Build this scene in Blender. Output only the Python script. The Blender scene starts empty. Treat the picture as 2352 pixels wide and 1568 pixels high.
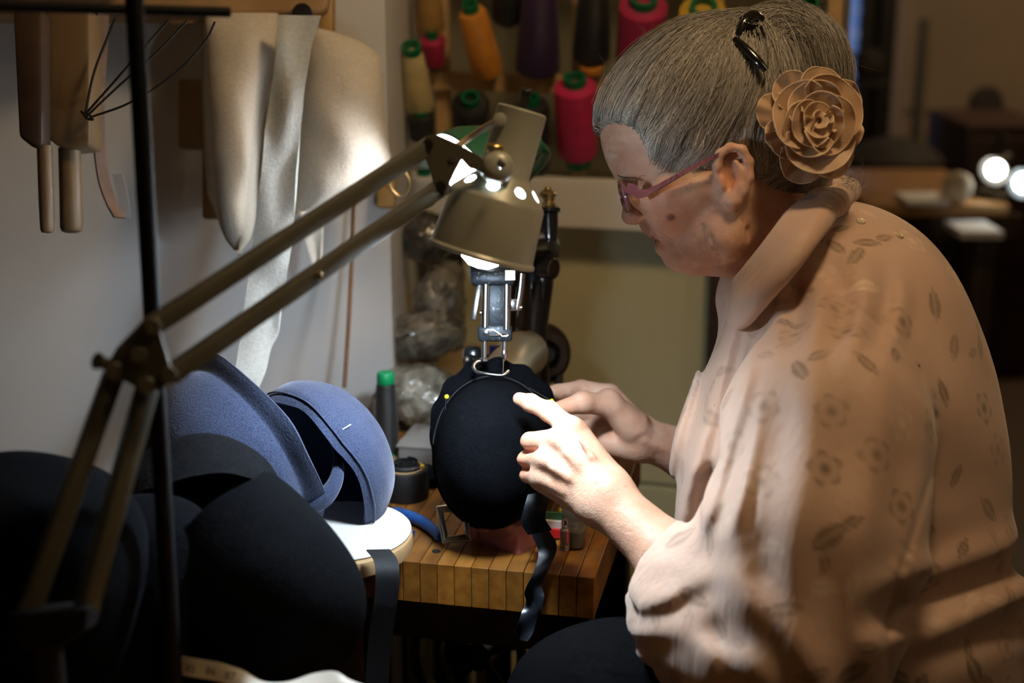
import bpy, bmesh, math, random
import numpy as np
from mathutils import Vector, Matrix, noise as mnoise

sc = bpy.context.scene
col = sc.collection
rnd = random.Random(7)
PI = math.pi

# ------------------------------------------------------------------ camera
FPX = 3267.0                                   # focal length in pixels of the 2352 x 1568 frame
PITCH = math.radians(16.0)
CAM = Vector((0.0, 0.0, 1.35))
RX = Vector((1, 0, 0))
UP = Vector((0, math.sin(PITCH), math.cos(PITCH)))
FW = Vector((0, math.cos(PITCH), -math.sin(PITCH)))
cd = bpy.data.cameras.new('camera')
cam = bpy.data.objects.new('camera', cd); col.objects.link(cam)
cam.location = CAM; cam.rotation_euler = (PI / 2 - PITCH, 0, 0)
cd.sensor_width = 36.0; cd.lens = FPX / 2352 * 36.0
cd.clip_start = 0.05; cd.clip_end = 60
cd.dof.use_dof = True; cd.dof.focus_distance = 1.35; cd.dof.aperture_fstop = 3.2
sc.camera = cam

# ------------------------------------------------------------------ world and exposure
w = bpy.data.worlds.new('world'); sc.world = w; w.use_nodes = True
w.node_tree.nodes['Background'].inputs[0].default_value = (1.0, 0.72, 0.45, 1)
w.node_tree.nodes['Background'].inputs[1].default_value = 0.012
sc.view_settings.view_transform = 'Standard'
sc.view_settings.look = 'None'
sc.view_settings.gamma = 1.0
sc.view_settings.use_curve_mapping = False
sc.view_settings.exposure = 0.2
LAMP_E = 335.0        # emission of the desk lamp's bulb
GREEN_E = 115.0       # emission of the green lamp's bulb
SIDE_FILL_W = 3.0  # fill pendant added behind the woman, out of view, watts
PENDANT_W = 10.0      # warm pendant lamp of the workroom, watts
FAR_FILL_W = 20.0           # fill pendant added in the back room to brighten its wall, unseen

# ------------------------------------------------------------------ coordinates
def W(px, py, d):
    """world point on the line of sight through a photograph pixel, d metres deep"""
    return CAM + FW * d + RX * ((px - 1176) / FPX * d) + UP * ((784 - py) / FPX * d)
def onz(px, py, z):
    r = FW + RX * ((px - 1176) / FPX) + UP * ((784 - py) / FPX)
    return CAM + r * ((z - CAM.z) / r.z)
def Hc(px, py, d):
    return np.array([(px - 1176) / FPX * d, (784 - py) / FPX * d, d])
CM = np.array([[RX.x, UP.x, FW.x], [RX.y, UP.y, FW.y], [RX.z, UP.z, FW.z]])
def c2w(V):
    return np.asarray(V) @ CM.T + np.array(CAM)
def c2w_dir(v):
    v = CM @ np.array(v, float); return Vector(v).normalized()

# ------------------------------------------------------------------ materials
MATS = {}
def mat(name, c1, c2=None, scale=30, rough=0.6, metal=0.0, bump=0.0, bscale=None, sheen=0.0, sss=0.0,
        trans=0.0, coat=0.0, detail=4, stretch=(1, 1, 1), emit=None, es=0.0, spec=0.5, alpha=1.0, lo=0.35, hi=0.65, bdist=0.002, sheencol=None):
    if name in MATS: return MATS[name]
    m = bpy.data.materials.new(name); m.use_nodes = True; MATS[name] = m
    nt = m.node_tree; N = nt.nodes; L = nt.links
    b = N['Principled BSDF']
    b.inputs['Base Color'].default_value = (*c1, 1)
    b.inputs['Roughness'].default_value = rough
    b.inputs['Metallic'].default_value = metal
    b.inputs['Specular IOR Level'].default_value = spec
    b.inputs['Sheen Weight'].default_value = sheen
    if sheencol: b.inputs['Sheen Tint'].default_value = (*sheencol, 1)
    b.inputs['Transmission Weight'].default_value = trans
    b.inputs['Coat Weight'].default_value = coat
    b.inputs['Alpha'].default_value = alpha
    if sss:
        b.inputs['Subsurface Weight'].default_value = sss
        b.inputs['Subsurface Radius'].default_value = (1.0, 0.35, 0.2)
        b.inputs['Subsurface Scale'].default_value = 0.004
    if emit:
        b.inputs['Emission Color'].default_value = (*emit, 1); b.inputs['Emission Strength'].default_value = es
    tc = N.new('ShaderNodeTexCoord'); mp = N.new('ShaderNodeMapping')
    mp.inputs['Scale'].default_value = stretch
    L.new(tc.outputs['Object'], mp.inputs['Vector'])
    if c2 is not None:
        n = N.new('ShaderNodeTexNoise'); n.inputs['Scale'].default_value = scale; n.inputs['Detail'].default_value = detail
        L.new(mp.outputs[0], n.inputs['Vector'])
        r = N.new('ShaderNodeValToRGB'); r.color_ramp.elements[0].position = lo; r.color_ramp.elements[1].position = hi
        r.color_ramp.elements[0].color = (*c1, 1); r.color_ramp.elements[1].color = (*c2, 1)
        L.new(n.outputs['Fac'], r.inputs['Fac']); L.new(r.outputs['Color'], b.inputs['Base Color'])
    if bump:
        n2 = N.new('ShaderNodeTexNoise'); n2.inputs['Scale'].default_value = bscale or scale; n2.inputs['Detail'].default_value = 5
        L.new(mp.outputs[0], n2.inputs['Vector'])
        bp = N.new('ShaderNodeBump'); bp.inputs['Strength'].default_value = bump; bp.inputs['Distance'].default_value = bdist
        L.new(n2.outputs['Fac'], bp.inputs['Height']); L.new(bp.outputs['Normal'], b.inputs['Normal'])
    return m

# ------------------------------------------------------------------ objects
class Thing:
    def __init__(s, name, base, label, cat, group=None):
        s.o = bpy.data.objects.new(name, None); col.objects.link(s.o)
        s.base = Vector(base); s.o.location = s.base; s.o.empty_display_size = 0.03
        s.o['label'] = label; s.o['category'] = cat
        if group: s.o['group'] = group
    def part(s, name, vf, m, parent=None, smooth=True, label=None, kind=None):
        o = mk(name, vf, m, smooth, s.base); o.parent = parent or s.o
        if label: o['label'] = label
        if kind: o['kind'] = kind
        return o
def mk(name, vf, m, smooth=True, base=None):
    v, f = vf
    v = np.asarray(v, float).reshape(-1, 3)
    base = np.array(base) if base is not None else np.zeros(3)
    me = bpy.data.meshes.new(name)
    if isinstance(f, np.ndarray):
        f = f.tolist()
    me.from_pydata((v - base).tolist(), [], f)
    bm = bmesh.new(); bm.from_mesh(me); bmesh.ops.recalc_face_normals(bm, faces=bm.faces); bm.to_mesh(me); bm.free()
    me.materials.append(m)
    if smooth:
        me.polygons.foreach_set('use_smooth', [True] * len(me.polygons))
        try: me.set_sharp_from_angle(angle=math.radians(42))
        except Exception: pass
    o = bpy.data.objects.new(name, me); col.objects.link(o)
    return o
def single(name, vf, m, label, cat, group=None, smooth=True):
    v = np.asarray(vf[0]).reshape(-1, 3); base = v.mean(0); base[2] = v[:, 2].min()
    o = mk(name, vf, m, smooth, base); o.location = base
    o['label'] = label; o['category'] = cat
    if group: o['group'] = group
    return o
def struct(name, vf, m, smooth=False):
    o = mk(name, vf, m, smooth); o['kind'] = 'structure'; return o
def join(*vfs):
    V = []; Fc = []; n = 0
    for v, f in vfs:
        v = np.asarray(v, float).reshape(-1, 3); V.append(v)
        Fc += [[i + n for i in q] for q in (f.tolist() if isinstance(f, np.ndarray) else f)]; n += len(v)
    return np.concatenate(V), Fc

# ------------------------------------------------------------------ shapes (world coordinates)
def frame(ax):
    z = Vector(ax).normalized()
    t = Vector((0, 0, 1)) if abs(z.z) < 0.9 else Vector((1, 0, 0))
    x = t.cross(z).normalized(); y = z.cross(x)
    return x, y, z
def lathe(p0, axis, prof, seg=32, close=False):
    """prof: (distance along axis, radius) list"""
    p0 = Vector(p0); x, y, z = frame(axis); V = []; Fc = []
    for (t, r) in prof:
        for i in range(seg):
            a = 2 * PI * i / seg
            V.append(p0 + z * t + x * (math.cos(a) * r) + y * (math.sin(a) * r))
    n = len(prof)
    for j in range(n - 1 + (1 if close else 0)):
        for i in range(seg):
            j2 = (j + 1) % n
            Fc.append([j * seg + i, j * seg + (i + 1) % seg, j2 * seg + (i + 1) % seg, j2 * seg + i])
    if not close:
        if prof[0][1] > 1e-6: Fc.append([i for i in range(seg)][::-1])
        if prof[-1][1] > 1e-6: Fc.append([(n - 1) * seg + i for i in range(seg)])
    return V, Fc
def cyl(p0, p1, r0, r1=None, seg=20, bev=0.0):
    p0 = Vector(p0); p1 = Vector(p1); L = (p1 - p0).length; r1 = r0 if r1 is None else r1
    if bev: pr = [(0, max(r0 - bev, 1e-5)), (bev, r0), (L - bev, r1), (L, max(r1 - bev, 1e-5))]
    else: pr = [(0, r0), (L, r1)]
    return lathe(p0, p1 - p0, pr, seg)
def box(c, sx, sy, sz, ax=None, bev=0.0):
    """box about c; ax = three unit vectors"""
    bm = bmesh.new(); bmesh.ops.create_cube(bm, size=1.0)
    bmesh.ops.scale(bm, vec=(sx, sy, sz), verts=bm.verts)
    if bev: bmesh.ops.bevel(bm, geom=list(bm.edges), offset=bev, segments=2, affect='EDGES', profile=0.5)
    ax = ax or (Vector((1, 0, 0)), Vector((0, 1, 0)), Vector((0, 0, 1)))
    c = Vector(c); bm.verts.index_update()
    V = [c + ax[0] * v.co.x + ax[1] * v.co.y + ax[2] * v.co.z for v in bm.verts]
    Fc = [[v.index for v in f.verts] for f in bm.faces]; bm.free()
    return V, Fc
def bar(p0, p1, wd, ht, up=(0, 0, 1), bev=0.0):
    p0 = Vector(p0); p1 = Vector(p1); z = (p1 - p0).normalized(); x = z.cross(Vector(up)).normalized(); y = x.cross(z)
    return box((p0 + p1) / 2, (p1 - p0).length, wd, ht, (z, x, y), bev)
def spline(pts, n):
    """Catmull-Rom through the points"""
    P = [np.array(p, float) for p in pts]; P = [2 * P[0] - P[1]] + P + [2 * P[-1] - P[-2]]
    out = []; m = len(P) - 3
    for k in range(n):
        s = k / (n - 1) * m; i = min(int(s), m - 1); t = s - i
        a, b, c, d = P[i:i + 4]
        out.append(0.5 * ((2 * b) + (-a + c) * t + (2 * a - 5 * b + 4 * c - d) * t * t + (-a + 3 * b - 3 * c + d) * t ** 3))
    return out
def tube(pts, r, seg=10, closed=False, n=None, caps=True):
    if n: pts = spline(pts, n)
    P = [Vector(p) for p in pts]; m = len(P); V = []; Fc = []
    rr = r if hasattr(r, '__len__') else [r] * m
    if len(rr) != m: rr = np.interp(np.linspace(0, 1, m), np.linspace(0, 1, len(rr)), rr)
    pu = None
    for i in range(m):
        a = P[(i - 1) % m] if (closed or i > 0) else P[0]; b = P[(i + 1) % m] if (closed or i < m - 1) else P[-1]
        z = (b - a).normalized()
        if pu is None: x, y, _ = frame(z)
        else:
            x = (pu - z * pu.dot(z)).normalized(); y = z.cross(x)
        pu = x
        for k in range(seg):
            t = 2 * PI * k / seg; V.append(P[i] + (x * math.cos(t) + y * math.sin(t)) * rr[i])
    for i in range(m - 1 + (1 if closed else 0)):
        j = (i + 1) % m
        for k in range(seg):
            Fc.append([i * seg + k, i * seg + (k + 1) % seg, j * seg + (k + 1) % seg, j * seg + k])
    if not closed and caps:
        Fc.append(list(range(seg))[::-1]); Fc.append([(m - 1) * seg + k for k in range(seg)])
    return V, Fc
def sheet(P, thick=0.0, closed_u=False):
    """P[i][j] grid of points -> surface, made solid by thick"""
    P = np.array([[list(q) for q in row] for row in P], float); n, m = P.shape[:2]
    du = np.gradient(P, axis=0); dv = np.gradient(P, axis=1)
    if closed_u: du[0] = du[-1] = (P[1] - P[-2]) / 2
    nr = np.cross(du, dv); nr /= (np.linalg.norm(nr, axis=2, keepdims=True) + 1e-12)
    def idx(i, j): return (i % n) * m + j
    Fc = [[idx(i, j), idx(i + 1, j), idx(i + 1, j + 1), idx(i, j + 1)] for i in range(n - (0 if closed_u else 1)) for j in range(m - 1)]
    if not thick: return P.reshape(-1, 3), Fc
    A = (P + nr * thick / 2).reshape(-1, 3); B = (P - nr * thick / 2).reshape(-1, 3); k = n * m
    F2 = Fc + [[q + k for q in f][::-1] for f in Fc]
    for i in range(n - (0 if closed_u else 1)):
        for j in (0, m - 1): F2.append([idx(i, j), idx(i + 1, j), idx(i + 1, j) + k, idx(i, j) + k])
    if not closed_u:
        for j in range(m - 1):
            for i in (0, n - 1): F2.append([idx(i, j), idx(i, j + 1), idx(i, j + 1) + k, idx(i, j) + k])
    return np.concatenate([A, B]), F2
def ribbon(pts, wvec, width, thick, n=40, nw=4, twist=None):
    """a strip along a spline; wvec = direction of its width (one, or one per point)"""
    S = spline(pts, n); wv = spline(wvec, n) if hasattr(wvec[0], '__len__') else [np.array(wvec, float)] * n
    rows = []
    for s, v in zip(S, wv):
        v = v / np.linalg.norm(v); rows.append([s + v * width * (k / nw - 0.5) for k in range(nw + 1)])
    return sheet(rows, thick)
def outline_solid(pts, thick, nrm, bev=0.0):
    """flat outline (world points in a plane) given thickness along nrm"""
    bm = bmesh.new(); vs = [bm.verts.new(Vector(p) - Vector(nrm) * thick / 2) for p in pts]; f = bm.faces.new(vs)
    r = bmesh.ops.extrude_face_region(bm, geom=[f])
    bmesh.ops.translate(bm, vec=Vector(nrm) * thick, verts=[g for g in r['geom'] if isinstance(g, bmesh.types.BMVert)])
    if bev:
        bmesh.ops.bevel(bm, geom=list(bm.edges), offset=bev, segments=2, affect='EDGES', profile=0.5)
    bm.verts.index_update(); V = [v.co.copy() for v in bm.verts]; Fc = [[v.index for v in q.verts] for q in bm.faces]; bm.free()
    return V, Fc
def sphere(c, r, seg=20, sc3=(1, 1, 1), ax=None):
    V = []; Fc = []; rings = seg // 2; c = Vector(c); ax = ax or (Vector((1, 0, 0)), Vector((0, 1, 0)), Vector((0, 0, 1)))
    for j in range(rings + 1):
        t = PI * j / rings; t = min(max(t, 1e-3), PI - 1e-3)
        for i in range(seg):
            a = 2 * PI * i / seg
            V.append(c + ax[0] * (r * sc3[0] * math.sin(t) * math.cos(a)) + ax[1] * (r * sc3[1] * math.sin(t) * math.sin(a)) + ax[2] * (r * sc3[2] * math.cos(t)))
    for j in range(rings):
        for i in range(seg): Fc.append([j * seg + i, j * seg + (i + 1) % seg, (j + 1) * seg + (i + 1) % seg, (j + 1) * seg + i])
    Fc.append(list(range(seg))); Fc.append([rings * seg + i for i in range(seg)][::-1])
    return V, Fc
CX, CY, CZ = RX, UP, FW          # axes parallel to the picture, used to orient pieces

# ------------------------------------------------------------------ smooth solids: distance fields meshed by surface nets
class Sdf:
    def __init__(s): s.ops = []
    def add(s, fn, c, R, k=0.01, mode='u'): s.ops.append((mode, fn, np.asarray(c, float), R, k))
    def cap(s, a, b, r0, r1=None, k=0.01, mode='u'):
        a = np.asarray(a, float); b = np.asarray(b, float); r1 = r0 if r1 is None else r1; ab = b - a; L2 = max(ab @ ab, 1e-12)
        def fn(P):
            t = np.clip(((P - a) @ ab) / L2, 0, 1); return np.linalg.norm(P - a - t[:, None] * ab, axis=1) - (r0 + (r1 - r0) * t)
        s.add(fn, (a + b) / 2, math.sqrt(L2) / 2 + max(r0, r1), k, mode)
    def chain(s, pts, rs, k=0.006, mode='u'):
        for i in range(len(pts) - 1): s.cap(pts[i], pts[i + 1], rs[i], rs[i + 1], k, mode)
    def ell(s, c, r, ang=0.0, k=0.02, mode='u', M=None):
        """ang: turn in the picture plane, degrees, positive lifts the +x axis"""
        c = np.asarray(c, float); r = np.asarray(r, float)
        if M is None:
            ca, sa = math.cos(math.radians(ang)), math.sin(math.radians(ang)); M = np.array([[ca, -sa, 0], [sa, ca, 0], [0, 0, 1.0]])
        def fn(P):
            q = (P - c) @ M; k0 = np.linalg.norm(q / r, axis=1); k1 = np.linalg.norm(q / (r * r), axis=1) + 1e-9
            return k0 * (k0 - 1) / k1
        s.add(fn, c, max(r), k, mode)
    def sph(s, c, r, k=0.01, mode='u'): s.cap(c, c, r, r, k, mode)
    def plane(s, p, n, R=0.5, k=0.004, mode='s'):
        p = np.asarray(p, float); n = np.asarray(n, float); n = n / np.linalg.norm(n)
        s.add(lambda P: np.maximum(-((P - p) @ n), np.linalg.norm(P - p, axis=1) - R), p, R, k, mode)      # removes the side n points to, within R
    def mod(s, fn): s.ops.append(('m', fn, np.zeros(3), 1e9, 0))
    def ev(s, P, act=None):
        d = np.full(len(P), 1.0)
        for op in (s.ops if act is None else act):
            mode, fn, c, R, k = op
            e = fn(P)
            if mode == 'u':
                h = np.maximum(k - np.abs(d - e), 0) / max(k, 1e-9); d = np.minimum(d, e) - h * h * k * 0.25
            elif mode == 's':
                e = -e; h = np.maximum(k - np.abs(d - e), 0) / max(k, 1e-9); d = np.maximum(d, e) + h * h * k * 0.25
            else: d = d + e
        return d
    def grad(s, P, e=1e-4):
        g = np.stack([s.ev(P + np.eye(3)[i] * e) - s.ev(P - np.eye(3)[i] * e) for i in range(3)], 1)
        return g / (np.linalg.norm(g, axis=1, keepdims=True) + 1e-9)
    def project(s, P, off=0.0, it=5):
        for _ in range(it): P = P - s.grad(P) * (s.ev(P) - off)[:, None] * 0.9
        return P
    def mesh(s, lo, hi, h, N=14):
        lo = np.asarray(lo, float); hi = np.asarray(hi, float)
        nb = np.ceil((hi - lo) / (h * N)).astype(int)
        I = np.stack(np.meshgrid(*[np.arange(q) for q in nb], indexing='ij'), -1).reshape(-1, 3)
        cen = lo + (I + 0.5) * N * h; hd = N * h * 0.5 * math.sqrt(3)
        keep = np.abs(s.ev(cen)) < hd * 1.7 + 0.006
        g = np.arange(-1, N + 1); G = np.stack(np.meshgrid(g, g, g, indexing='ij'), -1).reshape(-1, 3)
        n = N + 2; KS = 4096
        keysV = []; posV = []; quads = []
        for b, c in zip(I[keep], cen[keep]):
            act = [o for o in s.ops if o[0] == 'm' or np.linalg.norm(o[2] - c) < o[3] + hd + o[4] + 0.012]
            if not act: continue
            gi = b * N + G
            f = s.ev(lo + gi * h, act).reshape(n, n, n)
            ins = f < 0
            if ins.all() or not ins.any(): continue
            m = n - 1; acc = np.zeros((m, m, m, 3)); cnt = np.zeros((m, m, m))
            base = np.stack(np.meshgrid(*[np.arange(m)] * 3, indexing='ij'), -1).astype(float)
            for ax in range(3):
                for (p, q) in ((0, 0), (0, 1), (1, 0), (1, 1)):
                    o0 = [0, 0, 0]; oth = [i for i in range(3) if i != ax]; o0[oth[0]] = p; o0[oth[1]] = q; o1 = list(o0); o1[ax] = 1
                    f0 = f[o0[0]:o0[0] + m, o0[1]:o0[1] + m, o0[2]:o0[2] + m]; f1 = f[o1[0]:o1[0] + m, o1[1]:o1[1] + m, o1[2]:o1[2] + m]
                    cr = (f0 < 0) != (f1 < 0)
                    t = np.where(cr, f0 / np.where(cr, f0 - f1, 1), 0)
                    pt = np.broadcast_to(np.array(o0, float), (m, m, m, 3)).copy(); pt[..., ax] += t
                    acc += pt * cr[..., None]; cnt += cr
            has = cnt > 0
            vp = lo + (b * N - 1 + base + acc / np.maximum(cnt, 1)[..., None]) * h
            key = (b * N - 1 + base.astype(int)) + 8
            key = (key[..., 0] * KS + key[..., 1]) * KS + key[..., 2]
            keysV.append(key[has]); posV.append(vp[has])
            for ax in range(3):
                sl0 = [slice(1, n - 1)] * 3; sl1 = list(sl0); sl1[ax] = slice(2, n)
                a0 = ins[tuple(sl0)]; a1 = ins[tuple(sl1)]
                w_ = np.argwhere(a0 != a1)
                if not len(w_): continue
                fl = a0[tuple(w_.T)]; w_ = w_ + 1
                oth = [i for i in range(3) if i != ax]
                if ax == 1: oth = oth[::-1]
                ks = []
                for (p, q) in ((-1, -1), (0, -1), (0, 0), (-1, 0)):
                    u = w_.copy(); u[:, oth[0]] += p; u[:, oth[1]] += q; ks.append(key[tuple(u.T)])
                qd = np.stack(ks, 1); qd[~fl] = qd[~fl][:, ::-1]; quads.append(qd)
        K = np.concatenate(keysV); P = np.concatenate(posV); uk, ix = np.unique(K, return_index=True)
        Q = np.searchsorted(uk, np.concatenate(quads))
        return P[ix], Q
def mk_np(name, V, Q, m, base=(0, 0, 0)):
    """a quad mesh straight from arrays"""
    me = bpy.data.meshes.new(name); V = np.asarray(V, np.float32) - np.array(base, np.float32)
    me.vertices.add(len(V)); me.vertices.foreach_set('co', V.ravel())
    me.loops.add(Q.size); me.loops.foreach_set('vertex_index', Q.ravel().astype(np.int32))
    me.polygons.add(len(Q)); me.polygons.foreach_set('loop_start', np.arange(0, Q.size, Q.shape[1], dtype=np.int32))
    me.polygons.foreach_set('use_smooth', np.ones(len(Q), bool))
    me.update(calc_edges=True); me.validate()
    me.materials.append(m)
    o = bpy.data.objects.new(name, me); col.objects.link(o); return o

# ================================================================== THE SETTING
def ray(px, py): return FW + RX * ((px - 1176) / FPX) + UP * ((784 - py) / FPX)
def onpl(px, py, P0, n):
    r = ray(px, py); n = Vector(n); return CAM + r * ((Vector(P0) - CAM).dot(n) / r.dot(n))
A15 = math.radians(15)
WN = Vector((0, -1, 0))                                  # white wall's normal, into the room
WP = Vector((-0.15, 1.72, 0))                            # its right corner
def onwall(px, py, off=0.0): return onpl(px, py, WP + WN * off, WN)
CU = Vector((math.cos(A15), -math.sin(A15), 0)); CN = Vector((-math.sin(A15), -math.cos(A15), 0))
CP = Vector((-0.077, 2.15, 0))
def oncab(px, py, off=0.0): return onpl(px, py, CP + CN * off, CN)
ZA = Vector((0, 0, 1))

m_wall = mat('white painted plaster', (0.70, 0.70, 0.70), (0.78, 0.78, 0.77), 3, 0.75, bump=0.12, bscale=120, bdist=0.001)
m_part = mat('olive painted board', (0.26, 0.235, 0.15), (0.32, 0.285, 0.19), 5, 0.8)
m_far = mat('beige far wall', (0.30, 0.24, 0.18), (0.36, 0.29, 0.21), 2, 0.85)
m_floor = mat('dark wooden floor', (0.05, 0.03, 0.018), (0.08, 0.05, 0.03), 8, 0.6, stretch=(1, 8, 1))
m_ceil = mat('ceiling paint', (0.42, 0.39, 0.34), (0.45, 0.42, 0.36), 2, 0.9)
m_dkwood = mat('dark brown wood', (0.035, 0.02, 0.010), (0.07, 0.04, 0.02), 20, 0.5, stretch=(1, 1, 0.1))
m_glassblue = mat('dusk window pane', (0.03, 0.05, 0.1), emit=(0.22, 0.36, 0.85), es=0.34, rough=0.1)
m_black = mat('black paint', (0.006, 0.006, 0.006), (0.012, 0.011, 0.010), 30, 0.45)

struct('floor', box((0, 2.2, -0.02), 8, 9.2, 0.04), m_floor)
struct('ceiling', box((0, 2.2, 2.62), 8, 9.2, 0.04), m_ceil)
struct('wall_left', box((-1.075, 2.17, 1.3), 1.85, 0.90, 2.6), m_wall)
struct('wall_side', box((-2.0, 0.0, 1.3), 0.08, 4.4, 2.6), m_far)
struct('wall_right', box((2.9, 2.2, 1.3), 0.08, 9.2, 2.6), m_far)
struct('wall_far', box((1.0, 6.0, 1.3), 6, 0.08, 2.6), m_far)
struct('wall_rear', box((0.6, -2.1, 1.3), 6, 0.08, 2.6), m_far)
# partition behind the cabinet, from the left wall to the rack's right upright
pl = oncab(880, 500, -0.47); pr = oncab(1935, 300, -0.47)
pc = (Vector((pl.x, pl.y, 0)) + Vector((pr.x, pr.y, 0))) / 2 + ZA * 1.3
struct('wall_back', box(pc, (Vector((pr.x, pr.y, 0)) - Vector((pl.x, pl.y, 0))).length, 0.05, 2.6, (CU, CN, ZA)), m_part)
# dark jamb right of the cabinet
j = oncab(1655, 800, 0.02)
struct('trim_1', box((j.x, j.y, 0.60), 0.035, 0.05, 1.20, (CU, CN, ZA)), m_dkwood)
# far window: pane, frame, blind slats
def wfar(px, py): return onpl(px, py, Vector((0, 5.94, 0)), Vector((0, -1, 0)))
a = wfar(1900, -160); b = wfar(2022, 350)
wb = struct('window_1', box(((a.x + b.x) / 2, 5.93, (a.z + b.z) / 2), abs(b.x - a.x), 0.01, abs(a.z - b.z)), m_glassblue)
def wpart(name, px0, py0, px1, py1, m, y=5.90):
    a = wfar(px0, py0); b = wfar(px1, py1)
    o = mk(name, box(((a.x + b.x) / 2, y, (a.z + b.z) / 2), abs(b.x - a.x), 0.04, abs(a.z - b.z)), m, False); o.parent = wb
wpart('window_frame', 1982, -160, 1994, 350, m_black); wpart('window_frame', 2016, -160, 2030, 350, m_black)
m_blind = mat('pale glowing blind slat', (0.30, 0.34, 0.42), emit=(0.35, 0.5, 0.9), es=0.22)  # slats emit a little themselves: window light put into the material
for y0 in (20, 70, 78, 225): wpart('blind_slat', 1905, y0, 1982, y0 + 5, m_blind, 5.91)
wpart('window_frame', 1890, 120, 2012, 132, m_black)

# ------------------------------------------------------------------ pendant lamp of the room, and two added out of view as fill
m_shade_w = mat('pendant enamel', (0.5, 0.42, 0.3), rough=0.4)
def pendant(PL, watts, label):
    t = Thing('pendant_lamp', PL + ZA * 0.45, label, 'lamp')
    t.part('cord', cyl(PL + ZA * 0.1, PL + ZA * 0.45, 0.004, seg=8), m_black)
    t.part('shade', lathe(PL + ZA * 0.10, (0, 0, -1), [(0, 0.03), (0.03, 0.035), (0.10, 0.14), (0.098, 0.138), (0.03, 0.032), (0.004, 0.028)], 32, True), m_shade_w)
    t.part('bulb', sphere(PL + ZA * 0.045, 0.018), mat('pendant bulb glass', (1, 0.9, 0.7), emit=(1, 0.72, 0.42), es=8))
    ld = bpy.data.lights.new('pendant_light', 'POINT'); ld.energy = watts; ld.color = (1.0, 0.73, 0.43); ld.shadow_soft_size = 0.07
    lo = bpy.data.objects.new('pendant_light', ld); col.objects.link(lo); lo.location = PL - ZA * 0.06
pendant(Vector((0.30, 1.05, 1.98)), PENDANT_W, 'warm pendant lamp hanging above the sewing machine')
pendant(Vector((1.05, 0.55, 2.12)), SIDE_FILL_W, 'added warm fill pendant lamp, out of view behind the woman')
pendant(Vector((1.75, 4.3, 2.12)), FAR_FILL_W, 'added warm fill pendant lamp, out of view in the back room')

# ------------------------------------------------------------------ cabinet behind the sewing machine
m_cab = mat('cream green enamel panel', (0.72, 0.68, 0.42), (0.77, 0.73, 0.46), 4, 0.42, bump=0.05, bscale=60)
m_cab2 = mat('cabinet carcass', (0.30, 0.28, 0.17), rough=0.6)
c0 = oncab(1062, 475); c1 = oncab(1640, 475); zt = 0.955
t = Thing('cabinet', ((c0.x + c1.x) / 2, (c0.y + c1.y) / 2, 0), 'cream green painted cabinet standing behind the sewing machine', 'cabinet')
cw = (Vector((c1.x, c1.y, 0)) - Vector((c0.x, c0.y, 0))).length
cm = (Vector((c0.x, c0.y, 0)) + Vector((c1.x, c1.y, 0))) / 2
t.part('body', box(cm - CN * 0.20 + ZA * (zt / 2), cw, 0.36, zt, (CU, CN, ZA), 0.004), m_cab2, smooth=False)
zs = oncab(1300, 1096).z
t.part('door', box(cm - CN * 0.01 + ZA * ((zt + zs) / 2 + 0.001), cw, 0.02, zt - zs - 0.004, (CU, CN, ZA), 0.003), m_cab, smooth=False)
t.part('drawer', box(cm - CN * 0.011 + ZA * (zs - 0.08), cw, 0.02, 0.156, (CU, CN, ZA), 0.003), m_cab, smooth=False)
t.part('drawer', box(cm - CN * 0.012 + ZA * (zs - 0.28), cw, 0.02, 0.236, (CU, CN, ZA), 0.003), m_cab, smooth=False)

# ------------------------------------------------------------------ spool rack
m_pine = mat('pine board', (0.56, 0.34, 0.14), (0.66, 0.43, 0.20), 14, 0.55, stretch=(0.15, 1, 1), bump=0.1, bscale=40)
m_white_wood = mat('white painted board', (0.86, 0.83, 0.75), (0.88, 0.85, 0.78), 10, 0.55)
rb = oncab(1300, 395, 0.0)
t = Thing('spool_rack', cm + ZA * zt, 'pine spool rack with rails, set above the cream cabinet', 'rack')
def rail(name, x0, y0, x1, y1, off, th, m):
    """a board in the rack's plane between two picture corners"""
    a = oncab(x0, y0, off); b = oncab(x1, y1, off)
    cx = (a + b) / 2; wd = (Vector((b.x, b.y, 0)) - Vector((a.x, a.y, 0))).length; ht = abs(a.z - b.z)
    return t.part(name, box(Vector((cx.x, cx.y, cx.z)), wd, th, ht, (CU, CN, ZA), 0.003), m, smooth=False)
rail('base_board', 950, 392, 1690, 540, 0.05, 0.025, m_white_wood)
a = oncab(1300, 172, 0.0).z; b = oncab(1300, 214, 0.0).z
x0 = oncab(985, 190, 0); x1 = oncab(1930, 300, 0)
def hrail(z, h, off, m=m_pine):
    c = (Vector((x0.x, x0.y, z)) + Vector((x1.x, x1.y, z))) / 2 + CN * off
    t.part('rail', box(c, (Vector((x1.x, x1.y, 0)) - Vector((x0.x, x0.y, 0))).length, 0.022, h, (CU, CN, ZA), 0.002), m, smooth=False)
hrail((a + b) / 2, abs(a - b), 0.0)
hrail((a + b) / 2 + 0.155, abs(a - b), 0.0)
hrail((a + b) / 2 + 0.31, abs(a - b), 0.0)
for px in (1018, 1330, 1640, 1908):
    p = oncab(px, 200, -0.022)
    t.part('upright', box((p.x, p.y, zt + 0.35), 0.020, 0.020, 0.66, (CU, CN, ZA), 0.002), m_pine, smooth=False)

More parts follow.
